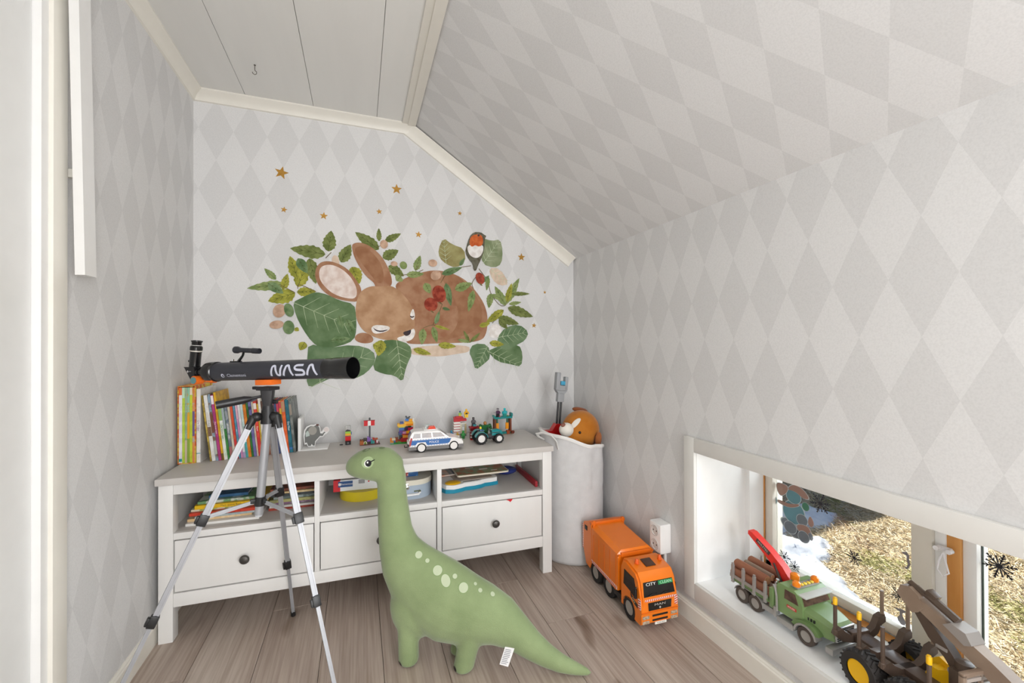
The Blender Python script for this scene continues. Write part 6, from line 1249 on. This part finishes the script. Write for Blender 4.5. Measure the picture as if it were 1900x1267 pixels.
# ---------------------------------------------------------------- garden outside the window
GZ = -1.2
random.seed(5)
def gh(x, y): return .03*math.sin(x*1.7+.4)*math.cos(y*1.3)+.012*math.sin(x*5.1+y*3.3)
SOIL = mat('lawn_thatch', 'd0bd9a', .95, c2='b8a982', scale=1.6, bump=.6, bscale=40, contrast=(.4, .7))
b = MB(); nx_, ny_ = 60, 60; gx0, gx1, gy0, gy1 = 1.58, 16.0, -6.0, 14.0
grid = [[b.bm.verts.new((gx0+(gx1-gx0)*i/nx_, gy0+(gy1-gy0)*j/ny_, GZ+gh(gx0+(gx1-gx0)*i/nx_, gy0+(gy1-gy0)*j/ny_))) for j in range(ny_+1)] for i in range(nx_+1)]
for i in range(nx_):
    for j in range(ny_): b.bm.faces.new((grid[i][j], grid[i+1][j], grid[i+1][j+1], grid[i][j+1]))
struct(b.obj('ground', SOIL))
snow_a = [(4.59, 3.62), (4.77, 3.52), (5.05, 3.46), (5.04, 3.30), (4.86, 3.14), (4.64, 3.05), (4.44, 3.0), (4.42, 2.93), (4.40, 2.79), (4.32, 2.65), (4.22, 2.5), (4.12, 2.35), (4.03, 2.2), (3.9, 2.02), (3.5, 1.8), (3.0, 1.9), (2.7, 3.2), (3.2, 4.4), (4.3, 4.5)]
snow_b = [(4.3, 3.5), (4.9, 3.55), (5.3, 3.55), (5.65, 3.58), (5.95, 3.78), (5.78, 3.99), (5.82, 4.18), (5.4, 4.26), (5.0, 4.5), (4.2, 4.4)]
def sdist(p, poly):
    x, y = p; ins = False; dm = 1e9; n = len(poly)
    for i in range(n):
        (x0, y0), (x1, y1) = poly[i], poly[(i+1) % n]
        if (y0 > y) != (y1 > y) and x < (x1-x0)*(y-y0)/(y1-y0)+x0: ins = not ins
        dx, dy = x1-x0, y1-y0; t_ = max(0, min(1, ((x-x0)*dx+(y-y0)*dy)/(dx*dx+dy*dy))); dm = min(dm, math.hypot(x-x0-t_*dx, y-y0-t_*dy))
    return dm if ins else -dm
from mathutils import noise as mnoise
def snow_h(x, y):
    d = max(sdist((x, y), snow_a), sdist((x, y), snow_b))
    d += .09*mnoise.noise(Vector((x*3.1, y*3.1, 0)))+.05*mnoise.noise(Vector((x*9, y*9, 3)))
    if d <= -.06: return -1
    return .16*(1-math.exp(-max(d, 0)*3.5))+.035*mnoise.noise(Vector((x*6, y*6, 1)))*min(1, max(d, 0)*5)+.02*mnoise.noise(Vector((x*17, y*17, 2)))*min(1, max(d, 0)*5)-.012
SNOW = mat('snow', 'f2f4f8', .7, c2='e6eaf0', scale=14, bump=.5, bscale=30, spec=.3)
b = MB(); st = .035; X0, Y0, NX, NY = 2.6, 1.7, 98, 84; vm = {}
hv = [[snow_h(X0+i*st, Y0+j*st) for j in range(NY+1)] for i in range(NX+1)]
def sv(i, j):
    if (i, j) not in vm:
        x, y = X0+i*st, Y0+j*st; h = hv[i][j]; vm[(i, j)] = b.bm.verts.new((x, y, GZ+gh(x, y)+(h if h > -1 else -.03)))
    return vm[(i, j)]
for i in range(NX):
    for j in range(NY):
        if max(hv[i][j], hv[i+1][j], hv[i][j+1], hv[i+1][j+1]) > 0: b.bm.faces.new((sv(i, j), sv(i+1, j), sv(i+1, j+1), sv(i, j+1)))
tag(b.obj('snow', SNOW, sharp=80), 'melting white snow patch on the lawn outside the window', 'snow', None, 'stuff')
# dry grass blades
gm = bpy.data.materials.new('dry_grass_blades'); gm.use_nodes = True; t = gm.node_tree
at = t.nodes.new('ShaderNodeVertexColor'); at.layer_name = 'col'; nz_ = t.nodes.new('ShaderNodeTexNoise'); nz_.inputs['Scale'].default_value = 40
mx_ = t.nodes.new('ShaderNodeMix'); mx_.data_type = 'RGBA'; mx_.blend_type = 'MULTIPLY'; mx_.inputs[0].default_value = .25
t.links.new(at.outputs[0], mx_.inputs[6]); t.links.new(nz_.outputs[0], mx_.inputs[7]); t.links.new(mx_.outputs[2], t.nodes['Principled BSDF'].inputs['Base Color']); t.nodes['Principled BSDF'].inputs['Roughness'].default_value = .8
vs_, fs_, cs_ = [], [], []
cols = [lin(c)[:3] for c in ('ecdfc4', 'e0cfac', 'd2bd98', 'f2e8d2', 'c4ad88', 'e4d6b8', 'a5a266', 'bab47c', '8f7c60')]
cnt = 0
while cnt < 52000:
    x = 3.3+5.2*random.random()**1.25; y = .9+4.4*random.random()
    if hv[min(NX, max(0, int((x-X0)/st)))][min(NY, max(0, int((y-Y0)/st)))] > .03: continue
    g_ = mnoise.noise(Vector((x*1.1, y*1.1, 7)))+.35*mnoise.noise(Vector((x*4, y*4, 2)))
    a = random.random()*2*PI; L_ = .03+.07*random.random(); up_ = .15+.55*random.random()**2; w_ = .0035+.003*random.random()
    z = GZ+gh(x, y)+.004*random.random(); i0 = len(vs_)
    dx, dy = math.cos(a), math.sin(a)
    vs_ += [(x-dy*w_, y+dx*w_, z), (x+dy*w_, y-dx*w_, z), (x+dx*L_*.6, y+dy*L_*.6, z+L_*up_*.55+.004), (x+dx*L_, y+dy*L_, z+L_*up_*.7+.003)]
    fs_ += [(i0, i0+1, i0+2), (i0, i0+2, i0+3)]
    c = random.choice(cols[6:8]) if g_ > .30+.25*random.random() else random.choice(cols[:6] if random.random() < .93 else cols[8:]); k = .8+.4*random.random()
    cs_ += [(c[0]*k, c[1]*k, c[2]*k, 1)]*4; cnt += 1
me = bpy.data.meshes.new('dry_grass'); me.from_pydata(vs_, [], fs_); ca = me.color_attributes.new('col', 'FLOAT_COLOR', 'POINT')
ca.data.foreach_set('color', [q for c in cs_ for q in c]); me.materials.append(gm)
o = bpy.data.objects.new('dry_grass', me); COL.objects.link(o); tag(o, 'matted dry straw coloured lawn grass outside the window', 'grass', None, 'stuff')
# unseen shed added beyond the view to cast the shadow over the far lawn
sh_ = thing('shadow_shed', 'unseen low shed added beyond the lawn to cast the shadow over it', 'shed', (5.5, 8.2, GZ))
SHW = mat('shed_boards', '8a3b2e', .8, bump=.2, stretch=(8, 8, 1)); SHR = mat('shed_roof', '3f3f42', .8)
b = MB(); b.b2(-6, 7, -1.55, 1.55, -.1, 2.0); b.obj('walls', SHW, sh_)
b = MB(); b.prism([(-1.8, 1.98), (0, 2.9), (1.8, 1.98), (1.8, 2.12), (0, 3.04), (-1.8, 2.12)], -6.3, 7.3, frame((0, 0, 0), (0, 1, 0), (0, 0, 1))); b.obj('roof', SHR, sh_)
# ---------------------------------------------------------------- stickers on the glass
XI = XG-.0026
FLK = mat('sticker_black', '2b2a30', .5)
def flake(lb, y, z, r, rot, n=12):
    b = MB(); fr_ = frame((0, 0, 0), (0, -1, 0), (0, 0, 1))
    for k in range(n):
        a = 2*PI*k/n+rot; L_ = r*(1 if k % 2 == 0 else .78); d = (math.cos(a), math.sin(a)); w_ = r*.045
        def P(f, s_): return (d[0]*L_*f-d[1]*s_, d[1]*L_*f+d[0]*s_)
        b.prism([P(.10, -w_), P(.10, w_), P(.82, w_), P(1, w_*1.9), P(1.02, 0), P(1, -w_*1.9), P(.82, -w_)], 0, .0004, fr_)
        if k % 2 == 0:
            for f in (.42, .64):
                for s_ in (-1, 1):
                    e_ = (math.cos(a+s_*.75), math.sin(a+s_*.75)); p = P(f, 0); q = (p[0]+e_[0]*r*.24, p[1]+e_[1]*r*.24); nx, ny = -e_[1]*w_*.8, e_[0]*w_*.8
                    b.prism([(p[0]-nx, p[1]-ny), (p[0]+nx, p[1]+ny), (q[0]+nx, q[1]+ny), (q[0]-nx, q[1]-ny)], 0, .0004, fr_)
    b.prism([(r*.12*math.cos(k*PI/6), r*.12*math.sin(k*PI/6)) for k in range(12)], 0, .0004, fr_)
    o = b.obj('snowflake_sticker', FLK, None, smooth=False); o.location = (XI, y, z); tag(o, lb, 'sticker', 'snowflake stickers on the window panes')
flake('large dark snowflake sticker high on the left pane beside the snowman', 1.02, .476, .035, .2)
flake('dark snowflake sticker low on the left pane right of the red crane tip', 1.154, .229, .0245, .1)
flake('dark snowflake sticker at the bottom of the left pane nearest the snow', 1.114, .213, .022, .4)
flake('dark snowflake sticker over dry grass in the middle of the left pane', .914, .339, .023, 0)
flake('dark snowflake sticker on the right hand pane', .585, .474, .032, .25)
flake('dark snowflake sticker half hidden behind the crane knuckle', .793, .285, .021, .3)
def gst(name, c, alpha):
    m = mat(name, c, .5); t = m.node_tree; m.node_tree.nodes['Principled BSDF'].inputs['Alpha'].default_value = alpha; return m
s1 = thing('snowman_sticker', 'faded see-through snowman and sledge sticker in the upper left corner of the pane', 'sticker', (XI, 1.11, .41))
LY = [0]
def blobs(name, pts, m, sm=2):
    P = [Vector((1.11-y, z-.41, 0)) for y, z in pts]
    for _ in range(sm):
        Q = []
        for i in range(len(P)): a, c = P[i], P[(i+1) % len(P)]; Q += [a*.75+c*.25, a*.25+c*.75]
        P = Q
    LY[0] += 1
    fr_ = frame((-.0005*LY[0], 0, 0), (0, -1, 0), (0, 0, 1)); b = MB(); b.prism([(p.x, p.y) for p in P], 0, .0003, fr_); ob = b.obj(name, m, s1, smooth=False)
    c = Vector((sum(p.x for p in P)/len(P), sum(p.y for p in P)/len(P))); n = len(P); b = MB()
    oo = [b.bm.verts.new(fr_ @ Vector((p.x, p.y, .0005))) for p in P]; ii = [b.bm.verts.new(fr_ @ Vector((c.x+(p.x-c.x)*.93, c.y+(p.y-c.y)*.93, .0005))) for p in P]
    for k in range(n): b.bm.faces.new((oo[k], oo[(k+1) % n], ii[(k+1) % n], ii[k]))
    b.obj('outline', mat('outline_pale', 'b9c4c6', .5), ob, smooth=False)
TL_, BN_, GY_, GR_ = gst('sticker_teal', '5f8f98', .78), gst('sticker_brown', '9c7a6c', .85), gst('sticker_grey', '6f7880', .82), gst('sticker_green', '3f7a5c', .85)
el2 = lambda cy, cz, ry, rz, n=12: [(cy+ry*math.cos(2*PI*k/n), cz+rz*math.sin(2*PI*k/n)) for k in range(n)]
blobs('sledge', [(1.175, .37), (1.15, .335), (1.12, .318), (1.08, .32), (1.05, .335), (1.06, .355), (1.10, .36), (1.14, .385)], GY_)
blobs('snowman_body', el2(1.115, .41, .045, .045), TL_); blobs('snowman_head', el2(1.115, .468, .030, .028), TL_)
blobs('hat', [(1.145, .485), (1.12, .515), (1.08, .51), (1.05, .478), (1.075, .47), (1.11, .49)], BN_); blobs('hair', [(1.185, .50), (1.16, .505), (1.13, .50), (1.14, .47), (1.165, .45), (1.18, .47)], BN_)
blobs('mitten', el2(1.195, .43, .016, .022), TL_); blobs('scarf', [(1.18, .44), (1.13, .435), (1.09, .45), (1.09, .44), (1.13, .42), (1.18, .425)], BN_)
blobs('child_head', el2(1.082, .395, .022, .022), GY_); blobs('child_body', [(1.105, .375), (1.06, .385), (1.045, .36), (1.06, .345), (1.10, .35)], BN_); blobs('glove', el2(1.068, .448, .014, .016), GR_); blobs('boot', el2(1.125, .352, .026, .024), GY_); blobs('boot', el2(1.075, .338, .022, .022), GY_); blobs('flame_cap', [(1.05, .425), (1.035, .40), (1.045, .38), (1.06, .39), (1.058, .41)], BN_); blobs('tail_fin', [(1.06, .36), (1.045, .365), (1.038, .345), (1.05, .333)], GY_)
CLR = gst('sticker_clear', '8d8790', .8)
for lb, y, z, P in (('clear little mouse shaped sticker at the right edge of the left pane', .775, .405, [(-.012, .012), (.0, .018), (.006, .010), (.006, -.004), (.009, -.016), (.004, -.030), (-.002, -.034), (-.006, -.028), (.0, -.026), (.003, -.016), (.0, -.004), (.0, .006), (-.010, .008)]),
                    ('clear little animal sticker low at the right edge of the left pane', .789, .225, [(-.014, .020), (-.004, .022), (.010, .024), (.010, .018), (.002, .012), (.004, .004), (.011, -.010), (.008, -.020), (.0, -.022), (-.008, -.014), (-.010, -.006), (-.004, .004), (-.004, .014), (-.014, .016)])):
    b = MB(); b.prism(P, 0, .0005, frame((0, 0, 0), (0, -1, 0), (0, 0, 1))); o = b.obj('animal_sticker', CLR, None, smooth=False); o.location = (XI, y, z); tag(o, lb, 'sticker', 'small animal stickers on the window pane')
